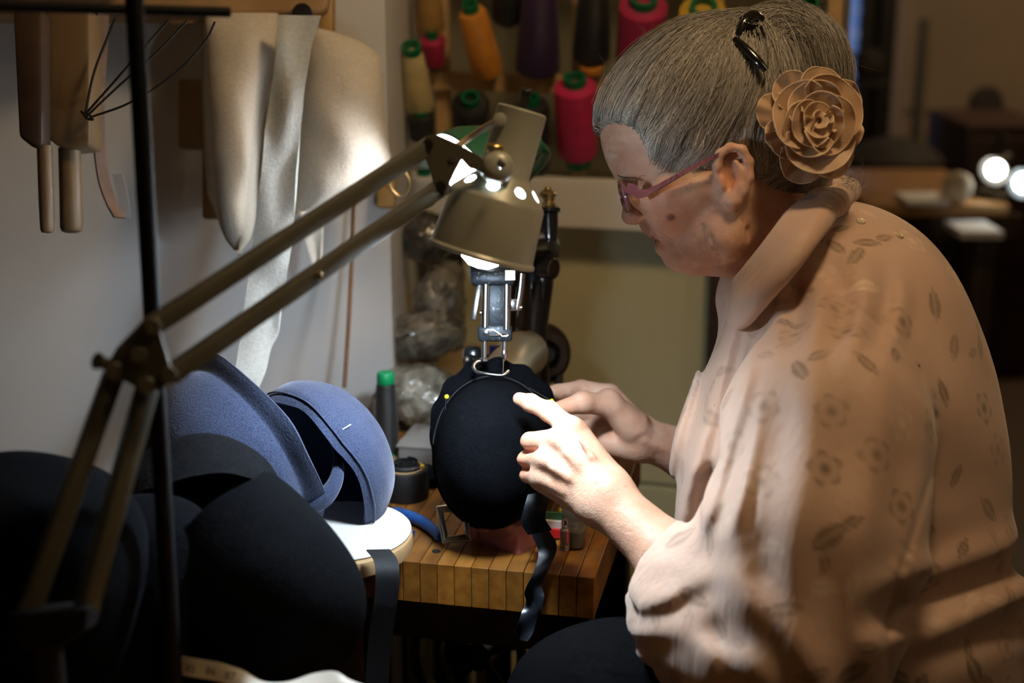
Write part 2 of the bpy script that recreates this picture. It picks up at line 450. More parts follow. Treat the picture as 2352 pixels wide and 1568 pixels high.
# ------------------------------------------------------------------ thread spools
def thread_mat(name, c, dark=0.55):
    m = bpy.data.materials.new(name); m.use_nodes = True; nt = m.node_tree; N = nt.nodes; L = nt.links; b = N['Principled BSDF']
    b.inputs['Roughness'].default_value = 0.55; b.inputs['Sheen Weight'].default_value = 0.15
    tc = N.new('ShaderNodeTexCoord'); wv = N.new('ShaderNodeTexWave'); wv.bands_direction = 'Z'
    wv.inputs['Scale'].default_value = 160; wv.inputs['Distortion'].default_value = 1.2; wv.inputs['Detail'].default_value = 2
    n = N.new('ShaderNodeTexNoise'); n.inputs['Scale'].default_value = 40
    L.new(tc.outputs['Object'], wv.inputs['Vector']); L.new(tc.outputs['Object'], n.inputs['Vector'])
    r = N.new('ShaderNodeValToRGB'); r.color_ramp.elements[0].position = 0.3; r.color_ramp.elements[1].position = 0.7
    r.color_ramp.elements[0].color = (*[q * 0.8 for q in c], 1); r.color_ramp.elements[1].color = (*c, 1)
    L.new(n.outputs['Fac'], r.inputs['Fac']); L.new(r.outputs['Color'], b.inputs['Base Color'])
    bp = N.new('ShaderNodeBump'); bp.inputs['Strength'].default_value = 0.5; bp.inputs['Distance'].default_value = 0.0015
    L.new(wv.outputs['Fac'], bp.inputs['Height']); L.new(bp.outputs['Normal'], b.inputs['Normal'])
    return m
m_green_pl = mat('green plastic core', (0.0, 0.16, 0.06), rough=0.4)
m_green_pl2 = mat('bright green plastic core', (0.005, 0.30, 0.10), rough=0.4)
m_brown_pl = mat('brown card core', (0.20, 0.10, 0.05), rough=0.7)
TH = {k: thread_mat(k + ' thread', v) for k, v in dict(tan=(0.58, 0.33, 0.08), crimson=(0.55, 0.012, 0.09), orange=(0.90, 0.34, 0.025), black=(0.006, 0.0056, 0.006),
      purple=(0.035, 0.008, 0.06), cream=(0.85, 0.68, 0.32), blue=(0.45, 0.66, 0.72), red=(0.78, 0.015, 0.13), yellow=(0.80, 0.48, 0.03), white=(0.75, 0.74, 0.70)).items()}
def spool(top, bot, rt, rb, color, label, d=None, lean=0.075, core=None, cup=0.013, cdn=0.008, cr=None, name='thread_spool', group='thread spools on the rack', straight=False):
    """top/bot: picture points where the wound thread starts and ends; rt, rb: radii in metres"""
    core = core or m_green_pl
    if d is None:
        d = (oncab(bot[0], bot[1], 0.045) - CAM).dot(FW); rt *= d / 2.05; rb *= d / 2.05; lean *= d / 2.05
        if cr: cr *= d / 2.05
    T = W(top[0], top[1], d - lean); B = W(bot[0], bot[1], d); ax = (T - B); L = ax.length; ax = ax.normalized()
    cr = cr or min(rt, rb) * 0.55
    th = Thing(name, B - ax * cdn, label, 'spool', group)
    bw = 0.12 if not straight else 0.05
    th.part('thread', lathe(B, ax, [(0, cr), (0, rb * 0.9), (L * 0.04, rb), (L * 0.5, rb + (rt - rb) * 0.45), (L * (1 - bw * 0.5), rt), (L, rt * 0.86), (L + 0.001, cr)], 36), TH[color])
    ci = cr * 0.72
    th.part('core', lathe(B - ax * cdn, ax, [(0, cr * 1.15), (cdn, cr * 1.15), (L + cdn, cr), (L + cdn + cup, cr * 1.05), (L + cdn + cup, ci), (L * 0.6, ci), (0, ci)], 28, True), core)
    th.o.rotation_mode = 'XYZ'
    return th
spool((985, -85), (990, 70), 0.013, 0.021, 'tan', 'tan cone of thread on the rack above a small crimson spool')
spool((993, 88), (998, 148), 0.019, 0.015, 'crimson', 'small dark crimson spool below the tan thread cone', lean=0.03)
spool((1083, 26), (1122, 165), 0.0205, 0.0235, 'orange', 'leaning orange cone of thread on the upper rack rail')
spool((1168, -100), (1166, 42), 0.02, 0.024, 'black', 'black thread cone between the orange and the purple spools')
spool((1240, -20), (1235, 160), 0.024, 0.033, 'purple', 'dark purple cone of thread on the upper rack rail')
spool((1368, -70), (1358, 135), 0.021, 0.027, 'black', 'tall black thread cone stacked over a small orange spool')
spool((1358, 146), (1358, 162), 0.019, 0.017, 'orange', 'small orange spool squeezed under the tall black cone', lean=0.008, cup=0.003)
spool((1478, 12), (1470, 135), 0.034, 0.035, 'crimson', 'dark crimson spool right above the woman\'s forehead', straight=True)
spool((1615, 28), (1605, 120), 0.033, 0.034, 'yellow', 'yellow spool half hidden behind the woman\'s grey hair', straight=True)
spool((1860, 22), (1855, 120), 0.021, 0.023, 'black', 'black spool at the right end of the rack behind the hair bun', straight=True)
spool((947, 122), (964, 246), 0.0150, 0.0210, 'cream', 'cream yellow thread cone with dark green core at the rack\'s left end', cr=0.0125, d=1.99)
spool((966, 264), (971, 316), 0.0200, 0.0180, 'black', 'short black spool directly under the cream thread cone', d=2.0, lean=0.02, cup=0.006)
spool((975, 330), (984, 380), 0.0150, 0.0150, 'blue', 'pale blue spool under the short black spool, partly behind the lamp arm', d=2.01, lean=0.015, cup=0.006)
spool((975, 402), (977, 455), 0.0185, 0.0185, 'white', 'white spool at the bottom of the stack left of the lamp head', d=2.02, lean=0.015, cup=0.006)
spool((1081, 236), (1085, 330), 0.0265, 0.0260, 'black', 'black spool with green core behind the lamp\'s bracket', straight=True, cr=0.0125)
spool((1222, 240), (1232, 385), 0.0245, 0.0200, 'black', 'black spool hidden behind the lamp socket, left of the red spool')
spool((1321, 196), (1328, 352), 0.0300, 0.0295, 'red', 'bright red spool with green core beside the woman\'s forehead', straight=True, core=m_green_pl, cr=0.0155, cdn=0.020)

m_tanshelf = mat('tan shelf board', (0.40, 0.29, 0.15), (0.46, 0.34, 0.18), 12, 0.6, stretch=(0.2, 1, 1))
zsh = W(960, 972, 1.80).z
t = Thing('corner_shelf', (-0.09, 1.95, 0), 'low tan shelf in the corner carrying the plastic bags', 'shelf')
t.part('shelf_board', box((-0.088, 1.90, zsh - 0.012), 0.118, 0.34, 0.022, bev=0.002), m_tanshelf, smooth=False)
for x_ in (-0.135, -0.042): t.part('side_board', box((x_, 1.90, (zsh - 0.024) / 2), 0.016, 0.32, zsh - 0.024, bev=0.002), m_cab2, smooth=False)
# ------------------------------------------------------------------ clear plastic bags heaped in the corner
def bag_mat(name, c1, c2):
    m = bpy.data.materials.new(name); m.use_nodes = True; nt = m.node_tree; N = nt.nodes; L = nt.links; b = N['Principled BSDF']
    b.inputs['Roughness'].default_value = 0.22; b.inputs['Coat Weight'].default_value = 0.8; b.inputs['Coat Roughness'].default_value = 0.06
    tc = N.new('ShaderNodeTexCoord'); v = N.new('ShaderNodeTexVoronoi'); v.inputs['Scale'].default_value = 38
    n = N.new('ShaderNodeTexNoise'); n.inputs['Scale'].default_value = 22; n.inputs['Detail'].default_value = 6; n.inputs['Distortion'].default_value = 1.5
    L.new(tc.outputs['Object'], v.inputs['Vector']); L.new(tc.outputs['Object'], n.inputs['Vector'])
    r = N.new('ShaderNodeValToRGB'); r.color_ramp.elements[0].position = 0.36; r.color_ramp.elements[1].position = 0.66
    r.color_ramp.elements[0].color = (*c1, 1); r.color_ramp.elements[1].color = (*c2, 1)
    L.new(n.outputs['Fac'], r.inputs['Fac']); L.new(r.outputs['Color'], b.inputs['Base Color'])
    bp = N.new('ShaderNodeBump'); bp.inputs['Strength'].default_value = 0.9; bp.inputs['Distance'].default_value = 0.012
    L.new(n.outputs['Fac'], bp.inputs['Height']); L.new(bp.outputs['Normal'], b.inputs['Normal'])
    return m
def bag(cpx, cpy, d, rx, ry, rz, ang, seed, m, label, neck=None):
    c = W(cpx, cpy, d); ca, sa = math.cos(math.radians(ang)), math.sin(math.radians(ang))
    V, Fc = sphere((0, 0, 0), 1.0, 44); out = []
    for v in V:
        nz = mnoise.noise(v * 1.7 + Vector((seed, 0, 0))) * 0.16 + abs(mnoise.noise(v * 4.5 + Vector((0, seed, 0)))) * 0.20 - 0.06
        q = v * (1 + nz); q = Vector((q.x * rx, q.y * ry, q.z * rz))
        q = Vector((q.x * ca - q.y * sa, q.x * sa + q.y * ca, q.z)); out.append(c + CX * q.x + CY * q.y + CZ * q.z)
    th = Thing('plastic_bag', c - CY * ry, label, 'bag', 'clear plastic bags in the corner')
    th.part('bag_body', (out, Fc), m)
    if neck:
        q = W(neck[0], neck[1], d - 0.02); dr = (q - c).normalized()
        th.part('gathered_neck', lathe(c + dr * (q - c).length * 0.75, dr, [(0, 0.018), (0.012, 0.009), (0.02, 0.007), (0.032, 0.016), (0.045, 0.022), (0.044, 0.020), (0.02, 0.004)], 18), m)
    return th
bm1 = bag_mat('clear bag over pale stuff', (0.20, 0.17, 0.12), (0.62, 0.56, 0.44))
bm2 = bag_mat('clear bag over grey stuff', (0.07, 0.06, 0.045), (0.34, 0.30, 0.23))
bm3 = bag_mat('clear bag over dark stuff', (0.03, 0.026, 0.022), (0.15, 0.125, 0.10))
bag(965, 905, 1.80, 0.058, 0.040, 0.05, -8, 3, bm1, 'bottom plastic bag of pale material behind the black thread cone')
bag(975, 770, 1.86, 0.056, 0.034, 0.05, 8, 11, bm2, 'shiny crumpled plastic bag lying on the bottom bag', (905, 790))
bag(1010, 685, 1.90, 0.034, 0.050, 0.05, -20, 23, bm2, 'upright grey plastic bag between wall and cream cabinet')
bag(985, 545, 1.95, 0.036, 0.036, 0.04, 10, 37, bm3, 'dark topmost plastic bag below the lamp arm')

# ------------------------------------------------------------------ far room at the right
m_oakfar = mat('far desk wood', (0.32, 0.17, 0.06), (0.40, 0.22, 0.09), 10, 0.4)
m_paper = mat('white paper', (0.8, 0.8, 0.8), rough=0.7)
m_lit = mat('lit lamp opening', (1, 1, 1), emit=(1.0, 0.93, 0.80), es=16)
m_lit2 = mat('lit lamp opening cool', (1, 1, 1), emit=(0.85, 0.97, 1.0), es=16)
a = onz(1990, 466, 0.72); b = onz(2312, 466, 0.72)
t = Thing('far_desk', ((a.x + b.x) / 2, a.y, 0), 'wooden desk in the dim room behind the woman', 'desk')
dw = b.x - a.x
t.part('desk_top', box(((a.x + b.x) / 2, a.y + 0.25, 0.705), dw, 0.55, 0.03, bev=0.004), m_oakfar)
for sx in (-1, 1):
    for sy in (0.02, 0.48): t.part('leg', box(((a.x + b.x) / 2 + sx * (dw / 2 - 0.04), a.y + sy, 0.345), 0.05, 0.05, 0.69, bev=0.004), m_dkwood)
t.part('drawer', box(((a.x + b.x) / 2 + 0.1, a.y + 0.05, 0.66), 0.22, 0.10, 0.06, bev=0.004), m_dkwood)
def far_lamp(px, py, d, ang, ml, label):
    c = W(px, py, d); dr = (CX * math.cos(ang) + CY * math.sin(ang) - CZ * 0.75).normalized()
    th = Thing('far_desk_lamp', Vector((c.x, c.y + 0.12, 0.72)), label, 'lamp')
    th.part('shade', lathe(c - dr * 0.08, dr, [(0, 0.016), (0.03, 0.02), (0.08, 0.036), (0.078, 0.034), (0.03, 0.016), (0.004, 0.012)], 24, True), m_black)
    th.part('bulb', sphere(c - dr * 0.012, 0.022, 16), ml)
    th.part('arm', tube([c - dr * 0.08, c - dr * 0.08 + ZA * 0.05 + Vector((0, 0.06, 0)), Vector((c.x, c.y + 0.12, 0.74))], 0.006, 8, n=12), m_black)
    th.part('base', lathe(Vector((c.x, c.y + 0.12, 0.72)), ZA, [(0, 0.05), (0.012, 0.05), (0.018, 0.02)], 24), m_black)
far_lamp(2282, 394, 3.45, math.radians(215), m_lit, 'lit desk lamp glowing warm white in the dim back room')
far_lamp(2345, 422, 3.40, math.radians(200), m_lit2, 'lit desk lamp glowing cool white at the right picture edge')
m_cloth = mat('cream cloth form', (0.62, 0.52, 0.38), rough=0.8)
p = onz(2196, 468, 0.72)
t = Thing('hat_form', p, 'round cream hat form standing on the far desk', 'hat form')
t.part('form_dome', lathe(p + ZA * 0.012, ZA, [(0, 0.020), (0.012, 0.034), (0.035, 0.037), (0.055, 0.028), (0.066, 0.008), (0.067, 0.0)], 24), m_cloth)
t.part('foot', lathe(p, ZA, [(0, 0.024), (0.012, 0.022)], 20), m_oakfar)
p = onz(2130, 470, 0.725)
single('paper_stack', box(p + Vector((0, 0.05, 0.005)), 0.10, 0.12, 0.012), m_paper, 'small stack of white papers lying on the far desk', 'papers', smooth=False)
p = W(2235, 527, 3.35)
single('sheet_tray', box(p, 0.10, 0.14, 0.018, bev=0.003), m_paper, 'pale tray sticking out below the far desk top', 'tray', smooth=False)
# chair, cupboard and hanging things at the back of that room
m_dark = mat('dark cloth', (0.012, 0.010, 0.009), (0.02, 0.016, 0.013), 20, 0.8)
m_red = mat('dark red wood', (0.025, 0.008, 0.006), (0.04, 0.014, 0.01), 20, 0.5)
p = W(2262, 300, 5.25)
t = Thing('far_chair', (p.x, p.y, 0), 'dark chair with rounded back in the unlit far corner', 'chair')
t.part('backrest', outline_solid([W(x, y, 5.25) for x, y in ((2225, 300), (2228, 225), (2245, 203), (2270, 198), (2292, 208), (2302, 235), (2305, 300))], 0.05, FW, 0.008), m_dark)
t.part('seat', box((p.x, p.y - 0.18, 0.5), 0.42, 0.42, 0.06, bev=0.01), m_dark)
for sx in (-0.17, 0.17):
    for sy in (-0.34, 0.02): t.part('leg', cyl((p.x + sx, p.y + sy, 0), (p.x + sx, p.y + sy, 0.47), 0.018, seg=10), m_dark)
for sx in (-0.08, 0.08): t.part('back_post', cyl((p.x + sx, p.y + 0.0, 0.5), (p.x + sx, p.y + 0.0, W(2260, 290, 5.25).z), 0.014, seg=10), m_dark)
p = W(2215, 345, 4.3); q = W(2420, 420, 4.3)
t = Thing('low_cupboard', ((p.x + q.x) / 2, p.y + 0.2, 0), 'dark red low cupboard along the far wall', 'cupboard')
t.part('carcass', box(((p.x + q.x) / 2, p.y + 0.2, W(2215, 285, 4.3).z / 2), q.x - p.x, 0.4, W(2215, 285, 4.3).z, bev=0.005), m_red)
zz = W(2215, 285, 4.3).z
t.part('door', box(((p.x + q.x) / 2, p.y - 0.008, zz / 2), (q.x - p.x) * 0.94, 0.018, zz * 0.9, bev=0.004), m_red)
p = W(2040, 345, 4.3)
t = Thing('covered_machine', (p.x, p.y, 0.0), 'dark covered machine on a stand left of the far desk', 'machine')
t.part('cover', lathe(W(2050, 400, 4.3), ZA, [(0, 0.15), (0.05, 0.15), (0.09, 0.10), (0.11, 0.04), (0.113, 0)], 24), m_dark)
t.part('stand', box((W(2050, 400, 4.3).x, p.y, W(2050, 400, 4.3).z / 2 - 0.01), 0.34, 0.3, W(2050, 400, 4.3).z - 0.02, bev=0.01), m_dark)
p = W(1998, 150, 5.3)
t = Thing('hanging_hat', p, 'dark round hat hanging in front of the blue window', 'hat')
t.part('crown', sphere(p, 0.062, 18, (1, 0.8, 1.1)), m_dark)
t.part('brim', lathe(p - ZA * 0.05, ZA, [(0, 0.058), (-0.012, 0.085), (-0.016, 0.085), (-0.004, 0.055)], 24, True), m_dark)
t.part('hanging_cord', cyl(p + ZA * 0.05, Vector((p.x, p.y, 2.6)), 0.004, seg=6), m_dark)
p = W(2105, 300, 5.2)
t = Thing('floor_stand', (p.x, p.y, 0), 'thin grey stand with crossbar against the far wall', 'stand')
ms = mat('grey steel rod', (0.10, 0.09, 0.07), rough=0.5)
t.part('pole', cyl((p.x, p.y, 0.02), (p.x, p.y, W(2105, 40, 5.2).z), 0.02, seg=10), ms)
t.part('crossbar', cyl(W(2075, 258, 5.2), W(2135, 258, 5.2), 0.012, seg=8), ms)
t.part('foot', lathe((p.x, p.y, 0), ZA, [(0, 0.16), (0.02, 0.16), (0.03, 0.03)], 24), ms)

# ================================================================== WALL HANGINGS
def pouch(rows, d, bf, bb, seg=28, n=46, wob=0.0, seed=0, pw=1.0):
    """hollow-looking felt hood hanging flat: rows of (y, x left, x right) in the picture, bulging bf forward and bb back"""
    ys = [r[0] for r in rows]; P = []
    for i in range(n):
        s = i / (n - 1); y = ys[0] + (ys[-1] - ys[0]) * s
        xl = np.interp(y, ys, [r[1] for r in rows]); xr = np.interp(y, ys, [r[2] for r in rows]); ring = []
        prof = max(math.sin(PI * min(max(s, 0.012), 0.988)), 0.05) ** 0.45
        for k in range(seg):
            a = 2 * PI * k / seg; x = (xl + xr) / 2 + (xr - xl) / 2 * math.cos(a); sn = math.sin(a)
            dd = d - (bf if sn > 0 else bb) * sn * prof ** pw
            p = W(x, y, dd); p += FW * (wob * mnoise.noise(Vector((x / 60, y / 90, seed))))
            ring.append(p)
        P.append(ring)
    V = [p for r in P for p in r]; Fc = []
    for i in range(n - 1):
        for k in range(seg): Fc.append([i * seg + k, i * seg + (k + 1) % seg, (i + 1) * seg + (k + 1) % seg, (i + 1) * seg + k])
    Fc.append(list(range(seg))); Fc.append([(n - 1) * seg + k for k in range(seg)][::-1])
    return V, Fc
def strip(rows, d, thick, n=60, m=8, wave=0.0, seed=0):
    ys = [r[0] for r in rows]; R = []
    for i in range(n):
        y = ys[0] + (ys[-1] - ys[0]) * i / (n - 1); xl = np.interp(y, ys, [r[1] for r in rows]); xr = np.interp(y, ys, [r[2] for r in rows])
        dd = np.interp(y, ys, [r[3] if len(r) > 3 else d for r in rows])
        R.append([W(xl + (xr - xl) * k / m, y, dd + wave * mnoise.noise(Vector((k / m * 1.5, y / 160, seed)))) for k in range(m + 1)])
    return sheet(R, thick)
def felt(name, c1, c2, sheen=0.35, scale=260, rough=0.95, bump=0.5, sheencol=None):
    return mat(name, c1, c2, scale, rough, bump=bump, bscale=420, sheen=sheen, spec=0.15, bdist=0.0012, lo=0.3, hi=0.7, sheencol=sheencol)
m_felt_w = felt('off white wool felt', (0.66, 0.60, 0.50), (0.74, 0.69, 0.60), 0.2)
m_felt_g = felt('pale grey felt', (0.46, 0.49, 0.48), (0.58, 0.61, 0.60), 0.2)
m_beech = mat('beech wood', (0.36, 0.22, 0.10), (0.46, 0.30, 0.15), 18, 0.5, stretch=(1, 1, 0.15))
m_dimwood = mat('aged brown wood', (0.12, 0.075, 0.035), (0.18, 0.115, 0.055), 18, 0.5, stretch=(1, 1, 0.15))
m_oak = mat('yellow oak peg', (0.40, 0.24, 0.07), (0.46, 0.29, 0.10), 18, 0.5)
m_leather = mat('brown leather', (0.09, 0.045, 0.025), (0.13, 0.07, 0.04), 60, 0.6)
m_wire = mat('dark wire', (0.02, 0.018, 0.015), rough=0.5, metal=0.6)
m_rope = mat('brown cord', (0.16, 0.075, 0.03), (0.22, 0.11, 0.05), 300, 0.8)

t = Thing('hanging_rail', W(360, 45, 1.60), 'pale wooden rail board high on the white wall, hung with felt', 'rail')
t.part('board', outline_solid([W(x, y, 1.62) for x, y in ((-60, -30), (752, -30), (762, 0), (756, 32), (738, 42), (-60, 44))], 0.05, FW, 0.004), m_beech, smooth=False)
t.part('peg_hole_shade', cyl(W(694, 30, 1.592), W(694, 30, 1.60), 0.011, seg=20), m_black)  # black disc on the board, standing for the dark inside a hole
t.part('peg', box(W(752, 28, 1.63), 0.016, 0.03, 0.055, (CX, CZ, CY), 0.004), m_oak)
t.part('shelf_board', box((-0.90, 1.645, 1.318), 0.98, 0.148, 0.022, bev=0.003), m_beech, smooth=False)  # shelf added out of view to shade the upper left wall
for px in (150, 430):
    a = W(px, 10, 1.64); t.part('bracket', box((a.x, 1.69, a.z), 0.03, 0.09, 0.04, bev=0.003), m_beech)

t = Thing('felt_hood', W(550, 578, 1.6), 'off white felt hood hanging as a folded pocket with rounded tip', 'felt hood')
t.part('hood', pouch([(30, 470, 640), (130, 468, 634), (230, 470, 610), (300, 474, 601), (370, 480, 597), (450, 488, 592), (520, 505, 584), (555, 520, 574), (575, 538, 556)], 1.60, 0.045, 0.03, wob=0.004), m_felt_w)
t.part('inner_edge', strip([(40, 460, 492, 1.655), (200, 463, 500, 1.66), (360, 470, 510, 1.66), (450, 478, 520, 1.66), (530, 515, 545, 1.65), (585, 545, 555, 1.64)], 1.655, 0.004), m_felt_w)
t = Thing('felt_hood', W(790, 440, 1.6), 'large off white felt hood with rounded crown hanging nearest the lamp', 'felt hood')
t.part('hood', pouch([(62, 712, 722), (72, 708, 770), (92, 704, 825), (115, 700, 862), (140, 697, 876), (200, 692, 881), (270, 688, 884), (320, 685, 892), (360, 683, 899), (400, 681, 894), (430, 680, 850), (465, 679, 765), (492, 678, 705)], 1.60, 0.050, 0.05, wob=0.006, seed=4, n=60), m_felt_w)
t.part('edge', tube([W(x, y, 1.603) for x, y in ((694, 150), (690, 250), (686, 330), (682, 400), (680, 490))], 0.0022, 8, n=24), m_felt_w)
single('felt_strip', strip([(36, 640, 738, 1.55), (100, 637, 716, 1.545), (200, 626, 700, 1.54), (300, 608, 690, 1.54), (400, 600, 682, 1.545), (500, 590, 676, 1.55), (600, 577, 663, 1.55), (700, 562, 646, 1.545), (765, 556, 640, 1.54), (800, 549, 622, 1.53), (850, 541, 612, 1.51), (900, 545, 590, 1.49)], 1.55, 0.0035, wave=0.012, seed=2), m_felt_g,
       'long pale grey felt strip hanging between the hoods down to the blue hat', 'felt strip')
single('felt_scrap', strip([(470, 688, 745), (540, 698, 741), (600, 716, 738), (645, 731, 737)], 1.66, 0.003, wave=0.005), m_felt_w, 'small pointed white felt scrap hanging behind the lamp arms', 'felt scrap')
t = Thing('wooden_paddle', W(470, 500, 1.66), 'flat wooden paddle hanging behind the folded felt hood', 'paddle')
t.part('blade', box(W(447, 264, 1.67), 0.036, 0.018, 0.082, (CX, CZ, CY), 0.004), m_beech)
t.part('handle', box(W(486, 420, 1.675), 0.020, 0.016, 0.086, (CX, CZ, CY), 0.004), m_beech)
t = Thing('wooden_mallet', W(160, 535, 1.45), 'lighter wooden tool block with one thick round handle, hanging at left', 'tool')
t.part('head_block', outline_solid([W(x, y, 1.47) for x, y in ((112, 30), (222, 30), (222, 342), (168, 348), (150, 344), (96, 300))], 0.05, FW, 0.004), m_dimwood)
t.part('handle', lathe(W(160, 340, 1.47), W(165, 535, 1.47) - W(160, 340, 1.47), [(0, 0.0115), (0.05, 0.0115), (0.082, 0.0118), (0.086, 0.0100), (0.0875, 0.006), (0.0878, 0)], 24), m_dimwood)
t = Thing('wooden_mallet', W(100, 530, 1.43), 'darker wooden tool block with a thin round handle at the far left', 'tool')
t.part('head_block', outline_solid([W(x, y, 1.43) for x, y in ((40, 30), (108, 30), (108, 340), (88, 345), (54, 318))], 0.03, FW, 0.004), mat('dark aged wood', (0.04, 0.022, 0.015), (0.07, 0.04, 0.022), 18, 0.5))
t.part('handle', lathe(W(102, 335, 1.43), W(109, 532, 1.43) - W(102, 335, 1.43), [(0, 0.0075), (0.06, 0.0075), (0.084, 0.0070), (0.087, 0.0055), (0.088, 0)], 20), m_dimwood)
single('leather_strap', ribbon([W(x, y, 1.50) for x, y in ((236, 30), (232, 120), (226, 220), (227, 320), (238, 410), (256, 465), (275, 500))], FW * 0.75 + RX * 0.65, 0.014, 0.0025), m_leather, 'narrow brown leather strap hanging beside the wooden tools', 'strap')
single('plastic_tag', ribbon([W(x, y, 1.52) for x, y in ((270, 400), (282, 450), (288, 500))], RX, 0.011, 0.001, n=12), mat('frosted plastic', (0.45, 0.45, 0.47), rough=0.3, trans=0.3), 'frosted plastic tag hanging behind the leather strap', 'tag')
t = Thing('wire_frame', W(195, 270, 1.46), 'bundle of thin dark millinery wires fanning up from a knot', 'wire')
for pts in (((195, 265), (215, 170), (245, 90), (265, 40)), ((196, 262), (260, 190), (330, 110), (388, 46)), ((198, 268), (270, 200), (360, 120), (430, 48)), ((205, 270), (300, 235), (400, 170), (468, 100), (494, 50)), ((186, 255), (192, 262), (200, 272), (214, 274), (205, 262))):
    t.part('wire', tube([W(x, y, 1.425) for x, y in pts], 0.0013, 6, n=20), m_wire)
single('wall_cord', tube([W(812, 440, 1.70), W(809, 560, 1.705), W(803, 700, 1.705), W(797, 800, 1.705), W(791, 890, 1.70)], 0.0026, 8, n=24), m_rope, 'thin brown cord hanging straight down the white wall', 'cord')
t = Thing('coat_hook', W(905, 440, 1.66), 'cream wooden hook block with wire loop at the wall\'s corner', 'hook')
t.part('block', box(W(888, 430, 1.72), 0.022, 0.02, 0.05, (CX, CZ, CY), 0.003), m_oak)
t.part('loop', tube([W(x, y, 1.66) for x, y in ((892, 408), (900, 435), (920, 452), (938, 440), (940, 415), (930, 395))], 0.0020, 8, n=20), mat('pale brass wire', (0.55, 0.45, 0.28), rough=0.35, metal=0.8))

# ------------------------------------------------------------------ black garment stand close to the camera
m_stand = mat('black enamelled steel', (0.003, 0.003, 0.0045), rough=0.6, spec=0.15)
p0 = W(308, -60, 0.98); p1 = W(338, 760, 0.98); q = p0 + (p1 - p0) * ((p0.z - 0.80) / (p0.z - p1.z))
q = Vector((p1.x, p1.y, 0.755)); p0 = Vector((p1.x, p1.y, 1.42))
t = Thing('black_stand', q - ZA * 0.005, 'black metal stand post with a crossbar, blurred close to the camera', 'stand')
t.part('post', tube([W(303, -90, 0.985), q], 0.0066, 16), m_stand)
t.part('crossbar', cyl(W(-80, 12, 0.97), W(528, 28, 1.05), 0.0038, seg=12), m_stand)
t.part('base', lathe(q - ZA * 0.004, ZA, [(0, 0.045), (0.006, 0.045), (0.012, 0.012)], 28), m_stand)

# ================================================================== TABLES
TZ = 0.75
Tc = onz(1366, 1328, TZ); Tl = onz(935, 1266, TZ)
TYAW = math.radians(12.0)
tu = Vector((-math.cos(TYAW), math.sin(TYAW), 0)); tv = Vector((math.sin(TYAW), math.cos(TYAW), 0))
def wood(name, c1, c2, c3):
    m = bpy.data.materials.new(name); m.use_nodes = True; nt = m.node_tree; N = nt.nodes; L = nt.links; b = N['Principled BSDF']
    b.inputs['Roughness'].default_value = 0.42
    tc = N.new('ShaderNodeTexCoord'); oi = N.new('ShaderNodeObjectInfo'); ad = N.new('ShaderNodeVectorMath'); ad.operation = 'ADD'
    mp = N.new('ShaderNodeMapping'); mp.inputs['Scale'].default_value = (1, 0.09, 1)
    mu = N.new('ShaderNodeMath'); mu.operation = 'MULTIPLY'; mu.inputs[1].default_value = 13.0
    L.new(oi.outputs['Random'], mu.inputs[0]); L.new(tc.outputs['Object'], ad.inputs[0]); L.new(mu.outputs[0], ad.inputs[1]); L.new(ad.outputs[0], mp.inputs[0])
    n = N.new('ShaderNodeTexNoise'); n.inputs['Scale'].default_value = 90; n.inputs['Detail'].default_value = 6; L.new(mp.outputs[0], n.inputs['Vector'])
    n2 = N.new('ShaderNodeTexNoise'); n2.inputs['Scale'].default_value = 14; n2.inputs['Detail'].default_value = 5; L.new(tc.outputs['Object'], n2.inputs['Vector'])
    r = N.new('ShaderNodeValToRGB'); r.color_ramp.elements[0].color = (*c1, 1); r.color_ramp.elements[1].color = (*c2, 1); r.color_ramp.elements[0].position = 0.35; r.color_ramp.elements[1].position = 0.7
    hs = N.new('ShaderNodeHueSaturation'); mr = N.new('ShaderNodeMapRange'); mr.inputs['To Min'].default_value = 0.7; mr.inputs['To Max'].default_value = 1.2
    L.new(oi.outputs['Random'], mr.inputs[0]); L.new(mr.outputs[0], hs.inputs['Value'])
    L.new(n.outputs['Fac'], r.inputs['Fac']); L.new(r.outputs['Color'], hs.inputs['Color'])
    mx = N.new('ShaderNodeMix'); mx.data_type = 'RGBA'; mx.inputs['B'].default_value = (*c3, 1)
    r2 = N.new('ShaderNodeValToRGB'); r2.color_ramp.elements[0].position = 0.48; r2.color_ramp.elements[1].position = 0.70
    L.new(n2.outputs['Fac'], r2.inputs['Fac']); L.new(r2.outputs['Color'], mx.inputs['Factor']); L.new(hs.outputs['Color'], mx.inputs['A'])
    L.new(mx.outputs['Result'], b.inputs['Base Color']); return m
m_block = wood('butcher block wood', (0.24, 0.085, 0.010), (0.40, 0.165, 0.026), (0.06, 0.026, 0.009))
m_legdark = mat('dark oily machine iron', (0.012, 0.010, 0.008), (0.02, 0.016, 0.012), 20, 0.4, metal=0.3)
t = Thing('butcher_block_table', (Tc.x, Tc.y, 0), 'worn orange butcher block worktable carrying the sewing machine', 'table')
sw = 0.0176; ns = 21; dep = 0.37; th_ = 0.044
vf = box((0, 0, 0), sw - 0.0005, dep, th_, bev=0.0009)
me0 = None
for i in range(ns):
    c = Vector((Tc.x, Tc.y, TZ - th_ / 2)) + tu * (sw * (i + 0.5)) + tv * (dep / 2)
    if me0 is None:
        o = mk('plank', vf, m_block, False); me0 = o.data
    else:
        o = bpy.data.objects.new('plank', me0); col.objects.link(o)
    o.parent = t.o; o.location = c - t.base; o.rotation_euler = (0, 0, math.atan2(-tu.y, -tu.x))
tw = sw * ns
for su in (0.03, tw - 0.03):
    for sv in (0.04, dep - 0.04):
        b = Vector((Tc.x, Tc.y, 0)) + tu * su + tv * sv
        t.part('leg', bar(b, b + ZA * (TZ - th_), 0.045, 0.045, up=tv, bev=0.003), m_legdark, smooth=False)
